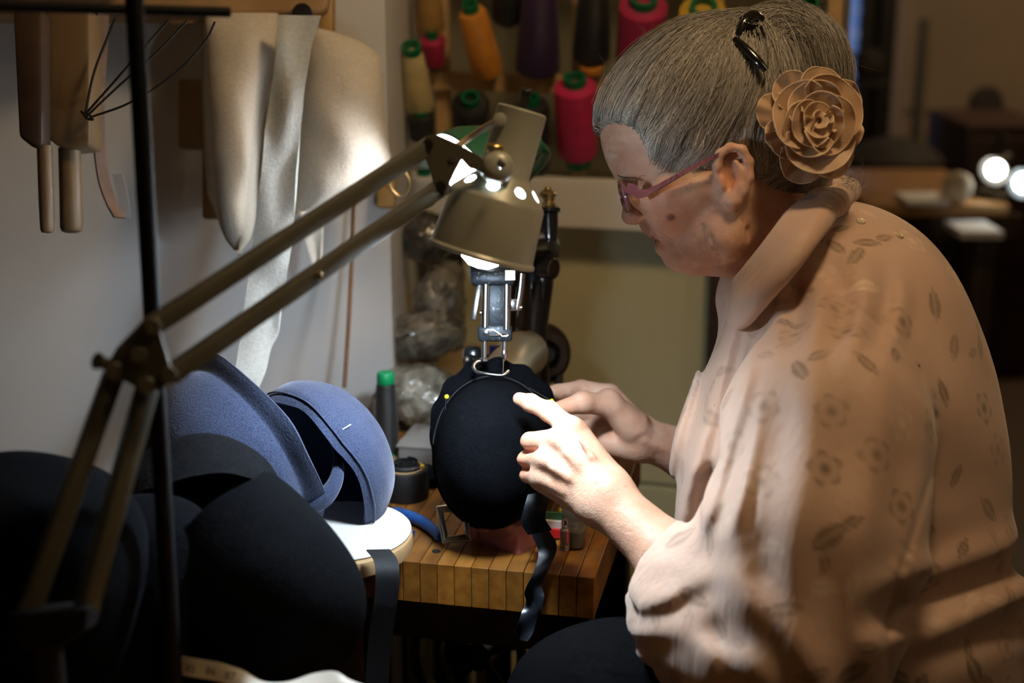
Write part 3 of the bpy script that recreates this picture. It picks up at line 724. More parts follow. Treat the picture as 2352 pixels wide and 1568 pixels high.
t.part('apron', bar(Vector((Tc.x, Tc.y, TZ - 0.075)) + tu * 0.03 + tv * 0.05, Vector((Tc.x, Tc.y, TZ - 0.075)) + tu * (tw - 0.03) + tv * 0.05, 0.02, 0.06), m_dkwood, smooth=False)
p = onz(1002, 1266, TZ)
t.part('nail', lathe(p, ZA, [(0, 0.0045), (0.0008, 0.0042), (0.0012, 0.002), (0.0012, 0)], 16), m_black)

NZ = 0.75
A = onz(700, 1510, NZ); B = onz(775, 1568, NZ); dr = Vector((B.x - A.x, B.y - A.y, 0)).normalized()
nearpts = [A, A + dr * 0.62, Vector((-0.75, 0.30, NZ)), Vector((-0.75, 1.20, NZ))]
m_yel = wood('yellow worn pine', (0.42, 0.17, 0.015), (0.58, 0.27, 0.04), (0.12, 0.06, 0.02))
t = Thing('near_workbench', (-0.4, 0.8, 0), 'orange yellow wooden workbench under the black hats in the near corner', 'table')
t.part('bench_top', outline_solid([Vector((p.x, p.y, NZ - 0.02)) for p in nearpts], 0.04, ZA, 0.002), m_yel, smooth=False)
for p in ((-0.24, 1.00), (-0.05, 0.75), (-0.7, 1.10), (-0.7, 0.4)):
    t.part('leg', box((p[0], p[1], 0.37), 0.05, 0.05, 0.74, bev=0.004), m_dkwood, smooth=False)

# ------------------------------------------------------------------ flywheel and treadle iron under the table
c = W(1105, 1500, 1.62); ax = (CZ * 1.0 + CX * 0.25).normalized()
t = Thing('flywheel', (c.x, c.y, 0), 'dark iron flywheel below the worktable', 'wheel')
m_rub = mat('worn dark iron', (0.02, 0.014, 0.010), (0.045, 0.03, 0.018), 30, 0.28, metal=0.7)
t.part('rim', lathe(c - ax * 0.012, ax, [(0, 0.070), (0, 0.080), (0.006, 0.083), (0.018, 0.083), (0.024, 0.080), (0.024, 0.070)], 48, True), m_rub)
t.part('inner_ring', lathe(c - ax * 0.014, ax, [(0, 0.045), (0, 0.052), (0.02, 0.052), (0.02, 0.045)], 40, True), m_rub)
t.part('hub', lathe(c - ax * 0.02, ax, [(0, 0.008), (0, 0.016), (0.04, 0.016), (0.04, 0.0)], 24), m_rub)
x_, y_, z_ = frame(ax)
for k in range(5):
    a = 2 * PI * k / 5 + 0.3; t.part('spoke', cyl(c + (x_ * math.cos(a) + y_ * math.sin(a)) * 0.012, c + (x_ * math.cos(a) + y_ * math.sin(a)) * 0.074, 0.005, seg=10), m_rub)
t.part('axle', cyl(c, c + ax * 0.10, 0.007, seg=12), m_rub)
t.part('stand_iron', bar(c + ax * 0.08, Vector((c.x + ax.x * 0.08, c.y + ax.y * 0.08, 0.0)), 0.03, 0.03, up=(0, 1, 0)), m_legdark)
single('drive_belt', tube([W(1284, 845, 1.715), W(1283, 880, 1.712), Vector((W(1280, 900, 1.70).x, W(1280, 900, 1.70).y, 0.77))], 0.0055, 8), mat('brown belt leather', (0.035, 0.022, 0.014), rough=0.6), 'brown leather drive belt running down from the hand wheel', 'belt')

# ================================================================== DESK LAMP with the olive grey shade
m_lamp = mat('olive grey lamp enamel', (0.34, 0.345, 0.28), (0.37, 0.37, 0.30), 12, 0.38, bump=0.05, bscale=40, metal=0.15)
m_arm = mat('olive grey arm enamel', (0.075, 0.07, 0.048), (0.09, 0.082, 0.056), 20, 0.42, metal=0.2)
m_inner = mat('white enamel reflector', (0.85, 0.85, 0.85), rough=0.35)
m_steel = mat('bright steel', (0.62, 0.62, 0.62), rough=0.22, metal=1.0)
m_brass = mat('dull brass', (0.45, 0.33, 0.14), rough=0.35, metal=0.9)
m_bulb = mat('desk lamp bulb', (1, 1, 1), emit=(0.74, 0.88, 1.0), es=LAMP_E)
ST = W(1200, 251, 1.180); SB = W(1106, 584, 1.196); sax = (SB - ST).normalized()
lamp = Thing('desk_lamp', W(75, 1450, 0.93), 'olive grey spring arm desk lamp reaching over the hat', 'lamp')
prof_out = [(0.0, 0.0205), (0.0015, 0.0222), (0.058, 0.0225), (0.0605, 0.0240), (0.079, 0.0415), (0.082, 0.0430), (0.128, 0.0462), (0.1305, 0.0485), (0.133, 0.0485)]
prof_in = [(0.1335, 0.0470), (0.131, 0.0455), (0.128, 0.0448), (0.083, 0.0418), (0.0795, 0.0400), (0.0615, 0.0226), (0.058, 0.0212), (0.004, 0.0210), (0.003, 0.0)]
LS = 0.953
prof_out = [(a * LS, b * LS) for a, b in prof_out]; prof_in = [(a * LS, b * LS) for a, b in prof_in]
sv, sf = lathe(ST, sax, [(0.0, 0.0)] + prof_out + prof_in, 64)
tmp = mk('shade', (sv, sf), m_lamp); tmp.data.materials.append(m_inner)
cut = []
x_, y_, z_ = frame(sax)
for k in range(8):
    a = 2 * PI * k / 8 + 0.20
    rd = x_ * math.cos(a) + y_ * math.sin(a); nr = (rd * 0.72 - sax * 0.69).normalized(); c = ST + sax * 0.0695 * LS + rd * 0.0325 * LS
    cut.append(cyl(c - nr * 0.006, c + nr * 0.006, 0.0051, seg=18))
ct = mk('cutter', join(*cut), m_inner, False)
bmod = tmp.modifiers.new('holes', 'BOOLEAN'); bmod.operation = 'DIFFERENCE'; bmod.object = ct; bmod.solver = 'EXACT'
bpy.context.view_layer.update()
dg = bpy.context.evaluated_depsgraph_get(); me = bpy.data.meshes.new_from_object(tmp.evaluated_get(dg))
bpy.data.objects.remove(tmp); bpy.data.objects.remove(ct)
me.transform(Matrix.Translation(-lamp.base)); me.name = 'shade'
# reflector faces: those whose centre lies inside the outer profile and look at the axis
for p in me.polygons:
    c = Vector(p.center) + lamp.base; tt = (c - ST).dot(sax); rd = (c - ST - sax * tt)
    if 0.002 < tt < 0.1335 * LS and rd.length > 1e-5 and p.normal.dot(rd.normalized()) < -0.3: p.material_index = 1
while len(me.materials) < 2: me.materials.append(m_inner)
so = bpy.data.objects.new('shade', me); col.objects.link(so); so.parent = lamp.o
me.polygons.foreach_set('use_smooth', [True] * len(me.polygons)); me.set_sharp_from_angle(angle=math.radians(35))
lamp.part('bulb', lathe(ST + sax * 0.0595, sax, [(0, 0.0), (0, 0.012), (0.02, 0.013), (0.036, 0.0180), (0.048, 0.0208), (0.061, 0.0205), (0.071, 0.0160), (0.076, 0.0085), (0.0772, 0.0)], 32), m_bulb, label='glowing cool white bulb')
lamp.part('socket', cyl(ST + sax * 0.02, ST + sax * 0.066, 0.013, seg=24), m_black)
lamp.part('switch', cyl(W(1204, 243, 1.18), W(1209, 203, 1.172), 0.0042, seg=12, bev=0.0008), m_black)
lamp.part('rivet', lathe(W(1148, 274, 1.162), -CZ, [(0, 0.0055), (0.001, 0.0055), (0.0016, 0.003), (0.0016, 0)], 18), m_lamp)
pv = W(1140, 384, 1.154)
ko = lamp.part('pivot_cap', lathe(pv + CZ * 0.012, -CZ + CX * 0.1, [(0, 0.0135), (0.012, 0.0135), (0.016, 0.011), (0.018, 0.006), (0.0182, 0)], 28), m_lamp)
lamp.part('screw', lathe(W(1151, 377, 1.1345), -CZ, [(0, 0.0036), (0.0018, 0.0034), (0.0026, 0.0016), (0.0026, 0)], 14), m_steel, ko)
lamp.part('wing_screw', cyl(W(1135, 350, 1.162), W(1137, 330, 1.16), 0.0075, seg=14, bev=0.001), m_brass, ko)
lamp.part('cable', tube([W(1148, 276, 1.162), W(1115, 292, 1.175), W(1075, 318, 1.185), W(1045, 340, 1.18)], 0.0028, 10, n=16), mat('tan flex', (0.36, 0.25, 0.14), rough=0.6))
# bracket plate between arms and head, in two sheets
def plate(d, name='bracket_plate'):
    return lamp.part(name, outline_solid([W(x, y, d) for x, y in ((978, 312), (1000, 308), (1050, 330), (1092, 352), (1120, 372), (1118, 400), (1078, 385), (1060, 366), (1034, 416), (1022, 448), (1000, 440), (990, 400), (972, 350))], 0.0022, FW, 0.0004), m_arm, smooth=False)
plate(1.152); plate(1.176)
for (x, y) in ((983, 332), (1012, 428)):
    lamp.part('arm_bolt', cyl(W(x, y, 1.147), W(x, y, 1.182), 0.0045, seg=14), m_black)
lamp.part('rivet', cyl(W(1040, 365, 1.1495), W(1040, 365, 1.153), 0.003, seg=12), m_steel)
AU0 = W(350, 748, 0.965); AU1 = W(998, 326, 1.164); AL0 = W(388, 862, 0.965); AL1 = W(1022, 424, 1.164)
lamp.part('upper_arm', bar(AU0, AU1, 0.013, 0.0125, up=CY, bev=0.0012), m_arm)
lamp.part('upper_arm', bar(AL0, AL1, 0.013, 0.0125, up=CY, bev=0.0012), m_arm)
lamp.part('arm_pin', cyl(W(733, 626, 1.06), W(733, 634, 1.045), 0.0025, seg=10), m_brass)
# elbow: two side plates, bolts, wing nut
for d in (0.948, 0.978):
    lamp.part('elbow_plate', outline_solid([W(x, y, d) for x, y in ((336, 728), (362, 740), (392, 840), (400, 872), (372, 892), (330, 898), (290, 876), (252, 868), (246, 838), (268, 800))], 0.003, FW, 0.0008), m_arm, smooth=False)
for (x, y) in ((350, 750), (388, 862), (262, 852), (336, 886), (318, 815)):
    lamp.part('elbow_bolt', cyl(W(x, y, 0.94), W(x, y, 0.985), 0.006, seg=14, bev=0.001), m_arm)
lamp.part('wing_nut', tube([W(262, 846, 0.955), W(240, 834, 0.95), W(222, 828, 0.945)], [0.006, 0.004, 0.006], 10), m_arm)
L0 = W(262, 858, 0.962); L1 = W(62, 1420, 0.93); M0 = W(338, 892, 0.962); M1 = W(196, 1400, 0.93)
lamp.part('lower_arm', bar(L0, L1, 0.013, 0.0125, up=CY, bev=0.0012), m_arm)
lamp.part('lower_arm', bar(M0, M1, 0.013, 0.0125, up=CY, bev=0.0012), m_arm)
lamp.part('base_bracket', outline_solid([W(x, y, 0.93) for x, y in ((30, 1400), (220, 1385), (210, 1440), (150, 1480), (60, 1480))], 0.03, FW, 0.002), m_stand)
bp = W(110, 1470, 0.93)
lamp.part('base_post', cyl(Vector((bp.x, bp.y, NZ)), bp, 0.009, seg=16), m_stand)
lamp.part('base_clamp', lathe(Vector((bp.x, bp.y, NZ)), ZA, [(0, 0.04), (0.012, 0.04), (0.018, 0.012)], 28), m_stand)

# ------------------------------------------------------------------ green lamp behind it
m_greenenam = mat('green enamel', (0.03, 0.14, 0.075), (0.04, 0.17, 0.09), 14, 0.3)
m_bulb2 = mat('green lamp bulb', (1, 1, 1), emit=(0.95, 0.96, 1.0), es=GREEN_E)
gax = c2w_dir((-0.76, -0.56, -0.33)); go = W(1080, 425, 1.50)
t = Thing('green_lamp', oncab(1185, 436, 0.0635), 'green enamel lamp half hidden behind the olive lamp head', 'lamp')
gl = 0.075
gp = [(0.0, 0.0), (0.0, 0.018), (0.012, 0.019), (0.016, 0.024), (0.035, 0.049), (0.055, 0.0595), (gl, 0.064), (gl + 0.001, 0.0625), (0.055, 0.0578), (0.036, 0.047), (0.018, 0.022), (0.016, 0.0)]
o = t.part('shade', lathe(go - gax * gl, gax, gp, 56), m_greenenam); o.data.materials.append(m_inner)
for p in o.data.polygons:
    c = Vector(p.center) + t.base; tt = (c - (go - gax * gl)).dot(gax); rd = c - (go - gax * gl) - gax * tt
    if tt > 0.0165 and rd.length > 1e-5 and p.normal.dot(rd.normalized()) < -0.2: p.material_index = 1
t.part('bulb', sphere(go - gax * 0.028, 0.019, 20), m_bulb2, label='glowing bulb inside the green shade')
t.part('neck', cyl(go - gax * (gl + 0.018), go - gax * gl, 0.012, 0.016, seg=20), m_greenenam)
t.part('arm', tube([go - gax * (gl + 0.014), go - gax * (gl + 0.03) + FW * 0.05 - ZA * 0.02, W(1150, 462, 1.75), oncab(1185, 436, 0.07)], 0.006, 10, n=20), m_greenenam)
t.part('base', lathe(oncab(1185, 436, 0.0635), CN, [(0, 0.02), (0.01, 0.02), (0.012, 0.008)], 20), m_greenenam)

# ================================================================== HATS
def hood(name, c, n, prof, label, m, thick=0.004, sx=1.0, sy=1.0, wob=0.004, seed=0, seg=72, xdir=None, cat='hat', group=None, rimwave=0.0, freq=2.0):
    """felt hood turned about n through c: prof = (along n, radius) from the pole to the edge; a shell"""
    z = Vector(n).normalized(); x = Vector(xdir) if xdir is not None else frame(z)[0]
    x = (x - z * x.dot(z)).normalized(); y = z.cross(x); c = Vector(c)
    pp = spline([(a, b, 0) for a, b in prof], 40); R = []
    for i in range(seg):
        a = 2 * PI * i / seg; row = []
        for jx, (tt, r, _) in enumerate(pp):
            r = max(r, 0.0006); s = jx / 39
            q = x * (math.cos(a) * r * sx) + y * (math.sin(a) * r * sy) + z * tt
            nz = mnoise.noise(q * (freq * 10) + Vector((seed, seed * 2, 0)))
            nz2 = mnoise.noise(Vector((math.cos(a) * 1.6, math.sin(a) * 1.6, seed + 5)))
            q = q * (1 + wob * 10 * nz * s) + z * (rimwave * nz2 * max(0, s - 0.6) / 0.4)
            row.append(c + q)
        R.append(row)
    return R
def hood_thing(name, R, label, m, cat='hat', thick=0.004, group=None):
    P = np.array([[list(q) for q in row] for row in R]); base = P.reshape(-1, 3).mean(0); base[2] = P[..., 2].min()
    th = Thing(name, base, label, cat, group)
    th.part('felt_shell', sheet(R, thick, closed_u=True), m)
    return th
m_blue = felt('blue heather felt', (0.015, 0.024, 0.060), (0.062, 0.080, 0.145), 0.32, 800, sheencol=(0.75, 0.8, 1.0))
m_blk = mat('black fur felt', (0.0015, 0.0018, 0.0026), (0.0038, 0.0043, 0.0058), 300, 1.0, bump=0.6, bscale=420, spec=0.03, bdist=0.0014, lo=0.3, hi=0.7)
m_slate = mat('charcoal felt', (0.0035, 0.004, 0.005), (0.008, 0.0085, 0.0105), 300, 1.0, bump=0.5, bscale=420, spec=0.05, bdist=0.0012)

# the two blue hoods leaning into each other
n2 = c2w_dir((-0.66, -0.50, -0.56)); cB = W(742, 1058, 1.42)
R = hood('blue_felt_hat', cB, n2, [(-0.056, 0.0), (-0.054, 0.032), (-0.041, 0.062), (-0.017, 0.080), (0.0, 0.0855), (0.010, 0.0850), (0.018, 0.0812)], '', m_blue, wob=0.007, seed=3, rimwave=0.012, sx=0.93)
hb = hood_thing('blue_felt_hat', R, 'blue heather felt hood at right, its dark opening turned to the front', m_blue)
mm = np.array([[list(q) for q in row] for row in R])
edge = [Vector(mm[i][33]) for i in range(72)]
hb.part('rim_stitch', tube([e + (e - cB).normalized() * 0.0035 for e in edge], 0.0009, 6, closed=True), felt('blue edge felt', (0.03, 0.04, 0.09), (0.05, 0.07, 0.13), 0.3))
hb.part('chalk_mark', tube([W(x, y, d) for x, y, d in ((782, 988, 1.350), (794, 982, 1.350), (806, 974, 1.352))], 0.0007, 6, n=8), mat('white chalk', (0.85, 0.9, 0.95), rough=0.9))
hb.part('rolled_edge', tube([W(x, y, d) for x, y, d in ((660, 1175, 1.36), (710, 1165, 1.355), (748, 1140, 1.352), (772, 1100, 1.355), (776, 1050, 1.365), (760, 1010, 1.38))], [0.003, 0.008, 0.009, 0.007, 0.0045, 0.002], 14, n=36), m_blue)
n1 = c2w_dir((0.68, 0.52, 0.52)); cA = W(545, 1035, 1.385)
R = hood('blue_felt_hat', cA, n1, [(-0.088, 0.0), (-0.085, 0.036), (-0.070, 0.066), (-0.042, 0.084), (-0.014, 0.0915), (-0.002, 0.0915), (0.003, 0.0910), (0.007, 0.0930), (0.014, 0.0995), (0.019, 0.1030)], '', m_blue, wob=0.006, seed=9, rimwave=0.006, sy=1.0)
hood_thing('blue_felt_hat', R, 'blue heather felt hood at left with a sharp fold and raised cut edge', m_blue)

# black hood lying in front, slate hood with ribbon behind it, big black hat at the far left
n3 = c2w_dir((-0.72, 0.50, 0.30)); cC = W(540, 1345, 1.16)
R = hood('black_felt_hat', cC, n3, [(-0.105, 0.0), (-0.102, 0.035), (-0.085, 0.062), (-0.045, 0.080), (0.0, 0.086), (0.03, 0.088)], '', m_blk, wob=0.005, seed=15, rimwave=0.01)
hood_thing('black_felt_hat', R, 'large black felt hood lying in front on the workbench by the measuring tape', m_blk)
n4 = c2w_dir((0.20, -0.65, -0.72)); cD = W(455, 1190, 1.24)
R = hood('charcoal_felt_hat', cD, n4, [(-0.07, 0.0), (-0.066, 0.03), (-0.045, 0.055), (-0.01, 0.066), (0.012, 0.068)], '', m_slate, wob=0.008, seed=21, rimwave=0.02, sx=1.15)
hd = hood_thing('charcoal_felt_hat', R, 'charcoal felt hat with a black inner ribbon, under the blue hoods', m_slate)
m_petersham = mat('black petersham ribbon', (0.014, 0.015, 0.018), (0.05, 0.052, 0.058), 900, 0.4, stretch=(1, 0.04, 1))
hd.part('inner_ribbon', ribbon([W(x, y, 1.185) for x, y in ((478, 1180), (520, 1200), (560, 1222), (600, 1240))], CY * 0.85 + CX * 0.45, 0.020, 0.001, n=20), m_petersham)
n5 = c2w_dir((-0.25, -0.85, 0.30)); cE = W(60, 1330, 1.06)
R = hood('black_felt_hat', cE, n5, [(-0.085, 0.0), (-0.082, 0.04), (-0.065, 0.07), (-0.02, 0.086), (0.05, 0.090)], '', m_blk, wob=0.004, seed=27)
hood_thing('black_felt_hat', R, 'black felt hat dome at the left picture edge behind the lamp\'s lower arms', m_blk)
R = hood('black_felt_hat', W(300, 1330, 1.13), c2w_dir((0.1, -0.95, 0.2)), [(-0.06, 0.0), (-0.056, 0.04), (-0.04, 0.065), (0.0, 0.078), (0.06, 0.085)], '', m_blk, wob=0.006, seed=31)
hood_thing('black_felt_hat', R, 'black felt hat lying between the stand post and the large black hood', m_blk)
m_grey_sc = felt('grey felt scrap', (0.05, 0.06, 0.065), (0.09, 0.10, 0.11), 0.2)
single('felt_scrap', strip([(1165, 668, 690), (1190, 660, 735), (1205, 650, 745), (1215, 645, 700)], 1.185, 0.003, wave=0.012), m_grey_sc, 'crumpled grey felt scrap on top of the large black hood', 'felt scrap')
single('felt_scrap', strip([(1225, 370, 395), (1250, 362, 408), (1290, 372, 412), (1320, 380, 400)], 1.16, 0.003, wave=0.012, seed=5), m_grey_sc, 'crumpled grey felt scrap left of the large black hood', 'felt scrap')

# ------------------------------------------------------------------ black hat being sewn
HC = (1134, 1040); HD = 1.455
def hat_pt(a, s):
    """a: angle in the picture plane, s: 0 at the crown's centre .. 1 at its shoulder"""
    rx = 131 * (1 + 0.02 * math.sin(2 * a)); ry = 172 if math.sin(a) < 0 else 168
    rx *= 1.0 + (0.05 if math.cos(a) < 0 else 0.0) * max(0, math.sin(a))
    ph = s * PI / 2; rr = math.sin(ph) ** 0.80; h = 0.092 * max(math.cos(ph), 0) ** 0.75
    d = HD - h - 0.012 * math.cos(a) * rr * -1.0
    nz = 0.003 * mnoise.noise(Vector((math.cos(a) * 1.3 * s, math.sin(a) * 1.3 * s, 2.2)))
    return W(HC[0] + rx * rr * math.cos(a) - 18 * (1 - rr), HC[1] - ry * rr * math.sin(a) + 10 * (1 - rr), d + nz)
hat = Thing('hat_in_progress', W(1140, 1205, 1.43), 'black felt hat held under the needle, its crown turned to the front', 'hat')
rows = []
for i in range(96):
    a = 2 * PI * i / 96; rows.append([hat_pt(a, max(s, 0.0004)) for s in np.linspace(0, 1, 34) ** 0.8])
hat.part('crown', sheet(rows, 0.0035, closed_u=True), m_blk)
rows = []
for i in range(97):
    a = 2 * PI * i / 96; e = hat_pt(a, 1.0); up = max(0, math.sin(a + 0.05)) ** 0.8; rt = max(0, math.cos(a)) ** 2
    o0 = Vector((0, 0, 0)); row = []
    for k in range(8):
        s = k / 7; ext = (0.004 + 0.017 * up + 0.004 * rt) * s
        wv = 0.0024 * math.sin(a * 17 + 1.0) * s * s * up
        p = e + (CX * math.cos(a) + CY * math.sin(a)) * (ext + wv - 0.004 * math.sin(s * PI) * 0.6) + CZ * (0.003 + 0.004 * s - 0.004 * math.sin(s * PI))
        row.append(p)
    rows.append(row)
hat.part('brim_edge', sheet(rows[:-1], 0.003, closed_u=True), m_blk)
m_thread = mat('dark grey thread', (0.018, 0.019, 0.022), rough=0.8)
seam = [hat_pt(a, 0.985) + (CX * math.cos(a) + CY * math.sin(a)) * 0.004 - CZ * 0.0015 for a in np.linspace(0.12, PI - 0.12, 50)]
hat.part('seam', tube(seam, 0.0005, 6), m_thread)
seam = [hat_pt(a, 0.93) - CZ * 0.0022 for a in np.linspace(0.4, PI - 0.5, 50)]
hat.part('seam', tube(seam, 0.0005, 6), m_thread)
m_satin = mat('black grosgrain ribbon', (0.005, 0.006, 0.009), (0.018, 0.022, 0.032), 700, 0.32, stretch=(1, 1, 0.06), lo=0.3, hi=0.7)
rb = hat.part('ribbon_tail', ribbon([W(1225, 1165, 1.40), W(1238, 1215, 1.392), W(1258, 1262, 1.385), W(1243, 1310, 1.375), W(1226, 1345, 1.375), W(1228, 1385, 1.38), W(1212, 1425, 1.38), W(1196, 1470, 1.385)],
    [list(CX), list(CX + CZ * 0.1), list(CX * 0.9 + CY * 0.3), list(CX * 0.9 + CY * 0.25 + CZ * 0.5), list(CX * 0.7 + CZ * 0.6), list(CX * 0.8 - CZ * 0.5), list(CX + CZ * 0.4), list(CX * 0.6 - CZ * 0.6)], 0.019, 0.0008, n=60, nw=5), m_satin)
hat.part('ribbon_fold', ribbon([W(1240, 1130, 1.382), W(1230, 1165, 1.378), W(1225, 1195, 1.382), W(1240, 1222, 1.39)], CX + CY * 0.2, 0.024, 0.001, n=24), m_satin)
m_pinhead = mat('yellow pin head', (0.85, 0.66, 0.02), rough=0.25, coat=0.5)
def pin(hx, hy, tx, ty, d, d2, label, r=0.0025):
    a = W(hx, hy, d); b = W(tx, ty, d2)
    th = Thing('dressmaker_pin', a, label, 'pin', 'yellow headed pins')
    th.part('head', sphere(a, r, 14), m_pinhead); th.part('shaft', cyl(a, b, 0.0004, seg=6), m_steel)
pin(1026, 911, 1022, 948, 1.424, 1.428, 'yellow headed pin at the left edge of the black hat')
pin(1267, 921, 1214, 890, 1.418, 1.412, 'yellow headed pin beside the woman\'s fingertips with its long shaft showing')
pin(1285, 1171, 1287, 1145, 1.400, 1.405, 'yellow headed pin at the lower right edge of the black hat')
single('felt_cuff_scrap', outline_solid([W(x, y, 1.44) for x, y in ((1364, 1018), (1376, 1020), (1391, 1044), (1384, 1050), (1368, 1034))], 0.004, FW), m_blk, 'small black felt corner showing between the woman\'s two hands', 'felt scrap')

# ================================================================== THINGS ON THE TABLE
def vspool():
    b = onz(890, 1042, TZ + 0.006); a = b + ZA * 0.098
    th = Thing('thread_spool', b, 'black thread cone with a bright green cap standing on the worktable', 'spool')
    th.part('thread', lathe(b + ZA * 0.004, ZA, [(0, 0.011), (0, 0.0135), (0.03, 0.0138), (0.055, 0.0128), (0.082, 0.0112), (0.084, 0.009)], 36), TH['black'])
    th.part('core', lathe(b, ZA, [(0, 0.012), (0.004, 0.0122), (0.06, 0.009), (0.088, 0.009), (0.088, 0.0)], 28), m_green_pl2)
    th.part('cap', lathe(b + ZA * 0.088, ZA, [(0, 0.0100), (0.001, 0.0104), (0.012, 0.0100), (0.0135, 0.0088), (0.0138, 0.0)], 28), m_green_pl2)
vspool()
p = onz(925, 1042, TZ)
single('wooden_disc', lathe(p, ZA, [(0, 0.034), (0.001, 0.035), (0.005, 0.035), (0.006, 0.034), (0.006, 0)], 44), m_beech, 'pale round wooden board under the black thread cone', 'board')
p = onz(990, 1050, TZ)
m_clear = mat('clear plastic', (0.62, 0.60, 0.56), rough=0.18, trans=0.55, coat=0.3)
t = Thing('clear_plastic_box', p, 'clear flat plastic box lying between thread cone and black hat', 'box')
t.part('box_body', box(p + ZA * 0.012, 0.06, 0.075, 0.022, (tu, tv, ZA), 0.003), m_clear)
t.part('lid', box(p + ZA * 0.0255, 0.063, 0.078, 0.004, (tu, tv, ZA), 0.0015), m_clear)
p = onz(931, 1138, TZ)
t = Thing('tape_roll', p, 'roll of black tape with a card core on the worktable', 'tape roll')
m_tape = mat('black tape', (0.007, 0.007, 0.008), (0.012, 0.012, 0.013), 60, 0.55, spec=0.3)
t.part('tape', lathe(p, ZA, [(0, 0.0200), (0, 0.0255), (0.002, 0.0265), (0.031, 0.0265), (0.033, 0.0255), (0.033, 0.0215), (0.0, 0.0200)], 44), m_tape)
t.part('card_core', lathe(p, ZA, [(0.001, 0.0185), (0.001, 0.0215), (0.0345, 0.0215), (0.0345, 0.0195), (0.001, 0.0185)], 40, True), m_beech)
t = Thing('ribbon_coil', p + ZA * 0.012, 'small coil of black ribbon tucked inside the tape roll', 'ribbon coil')
pts = [p + ZA * 0.036 + Vector((math.cos(a), math.sin(a), 0)) * (0.003 + 0.0009 * a) for a in np.linspace(0, 14, 90)]
t.part('coiled_ribbon', sheet([[q - ZA * 0.02, q + ZA * 0.005] for q in pts], 0.0006), m_tape)
t.part('plug', lathe(p + ZA * 0.012, ZA, [(0, 0.0175), (0.024, 0.0165), (0.026, 0.014), (0.0265, 0)], 28), m_tape)
pin(970, 1071, 945, 1078, 1.535, 1.53, 'yellow headed pin stuck on top of the tape roll', 0.0026)
pin(1063, 1181, 1100, 1183, 1.455, 1.45, 'yellow headed pin at the corner of the pink box', 0.0022)
p = onz(990, 1110, TZ)
V, Fc = sphere((0, 0, 0), 1, 24); V = [p + Vector((v.x * 0.022, v.y * 0.016, 0.010 + v.z * 0.011)) * 1.0 + Vector((mnoise.noise(v * 2.2), mnoise.noise(v * 2.2 + Vector((5, 0, 0))), 0)) * 0.006 for v in V]
single('cloth_scrap', (V, Fc), m_slate, 'crumpled black cloth scrap between tape roll and black hat', 'cloth scrap')
p = onz(1026, 1122, TZ)
single('paper_scrap', box(p + ZA * 0.004, 0.014, 0.022, 0.007, (tu, tv, ZA), 0.001), m_paper, 'small folded white paper scrap left of the black hat', 'paper')
# pliers
m_pl = mat('blue rubber grip', (0.012, 0.06, 0.22), (0.02, 0.08, 0.28), 40, 0.38)
t = Thing('pliers', onz(960, 1200, TZ), 'pliers with blue rubber handles lying on the worktable', 'pliers')
def tz(x, y, h): return onz(x, y, TZ + h)
t.part('handle', tube([tz(905, 1172, 0.006), tz(935, 1183, 0.008), tz(968, 1197, 0.008), tz(992, 1214, 0.007), tz(1010, 1234, 0.006)], [0.0045, 0.0062, 0.0062, 0.0058, 0.0045], 14, n=24), m_pl)
t.part('handle', tube([tz(880, 1200, 0.006), tz(905, 1212, 0.007), tz(930, 1222, 0.007), tz(948, 1228, 0.006)], [0.0045, 0.006, 0.0062, 0.0050], 14, n=18), m_pl)
t.part('jaws', tube([tz(905, 1178, 0.006), tz(870, 1172, 0.006), tz(835, 1160, 0.006)], [0.006, 0.008, 0.003], 10, n=10), m_steel)
# buckle frame
m_nickel = mat('worn champagne metal', (0.62, 0.54, 0.40), rough=0.28, metal=0.9)
t = Thing('metal_buckle', onz(1045, 1246, TZ), 'rectangular champagne metal buckle frame leaning on the pink box', 'buckle')
o4 = [(1003, 1164), (1070, 1156), (1082, 1240), (1018, 1246)]; i4 = [(1019, 1177), (1062, 1172), (1068, 1226), (1029, 1231)]
bd = 1.452
for k in range(4):
    a, b = o4[k], o4[(k + 1) % 4]; c_, d_ = i4[(k + 1) % 4], i4[k]
    t.part('frame_bar', outline_solid([W(x, y, bd - 0.02 * (y - 1160) / 90 + 0.012) for x, y in (a, b, c_, d_)], 0.0025, FW, 0.0006), m_nickel)
    e = [W(x, y, bd - 0.02 * (y - 1160) / 90 + 0.0105) for x, y in (a, b)]
    t.part('raised_edge', cyl(e[0], e[1], 0.0011, seg=8), m_nickel)
# pink box
m_pink = mat('clear pink plastic', (0.80, 0.30, 0.30), rough=0.10, trans=0.45, coat=0.5, alpha=0.6)
pa = onz(1190, 1274, TZ); pb = onz(1066, 1232, TZ); pu_ = (pb - pa).normalized(); pw = (pb - pa).length; pv_ = Vector((-pu_.y, pu_.x, 0)); pv_ = pv_ if pv_.y > 0 else -pv_
t = Thing('pink_plastic_box', (pa + pb) / 2, 'see through pink plastic box of notions under the black hat', 'box')
pdp = 0.045; phh = 0.030; pc_ = (pa + pb) / 2 + pv_ * pdp / 2
t.part('base_panel', box(pc_ + ZA * 0.0012, pw, pdp, 0.0018, (pu_, pv_, ZA)), m_pink, smooth=False)
for s in (-1, 1):
    t.part('long_side', box(pc_ + pv_ * s * (pdp / 2 - 0.0008) + ZA * phh / 2, pw, 0.0016, phh, (pu_, pv_, ZA), 0.0004), m_pink, smooth=False)
    t.part('short_side', box(pc_ + pu_ * s * (pw / 2 - 0.0008) + ZA * phh / 2, 0.0016, pdp - 0.0034, phh, (pu_, pv_, ZA), 0.0004), m_pink, smooth=False)
t.part('lid', box(pc_ + ZA * (phh + 0.001), pw + 0.001, pdp + 0.001, 0.0018, (pu_, pv_, ZA), 0.0004), m_pink, smooth=False)
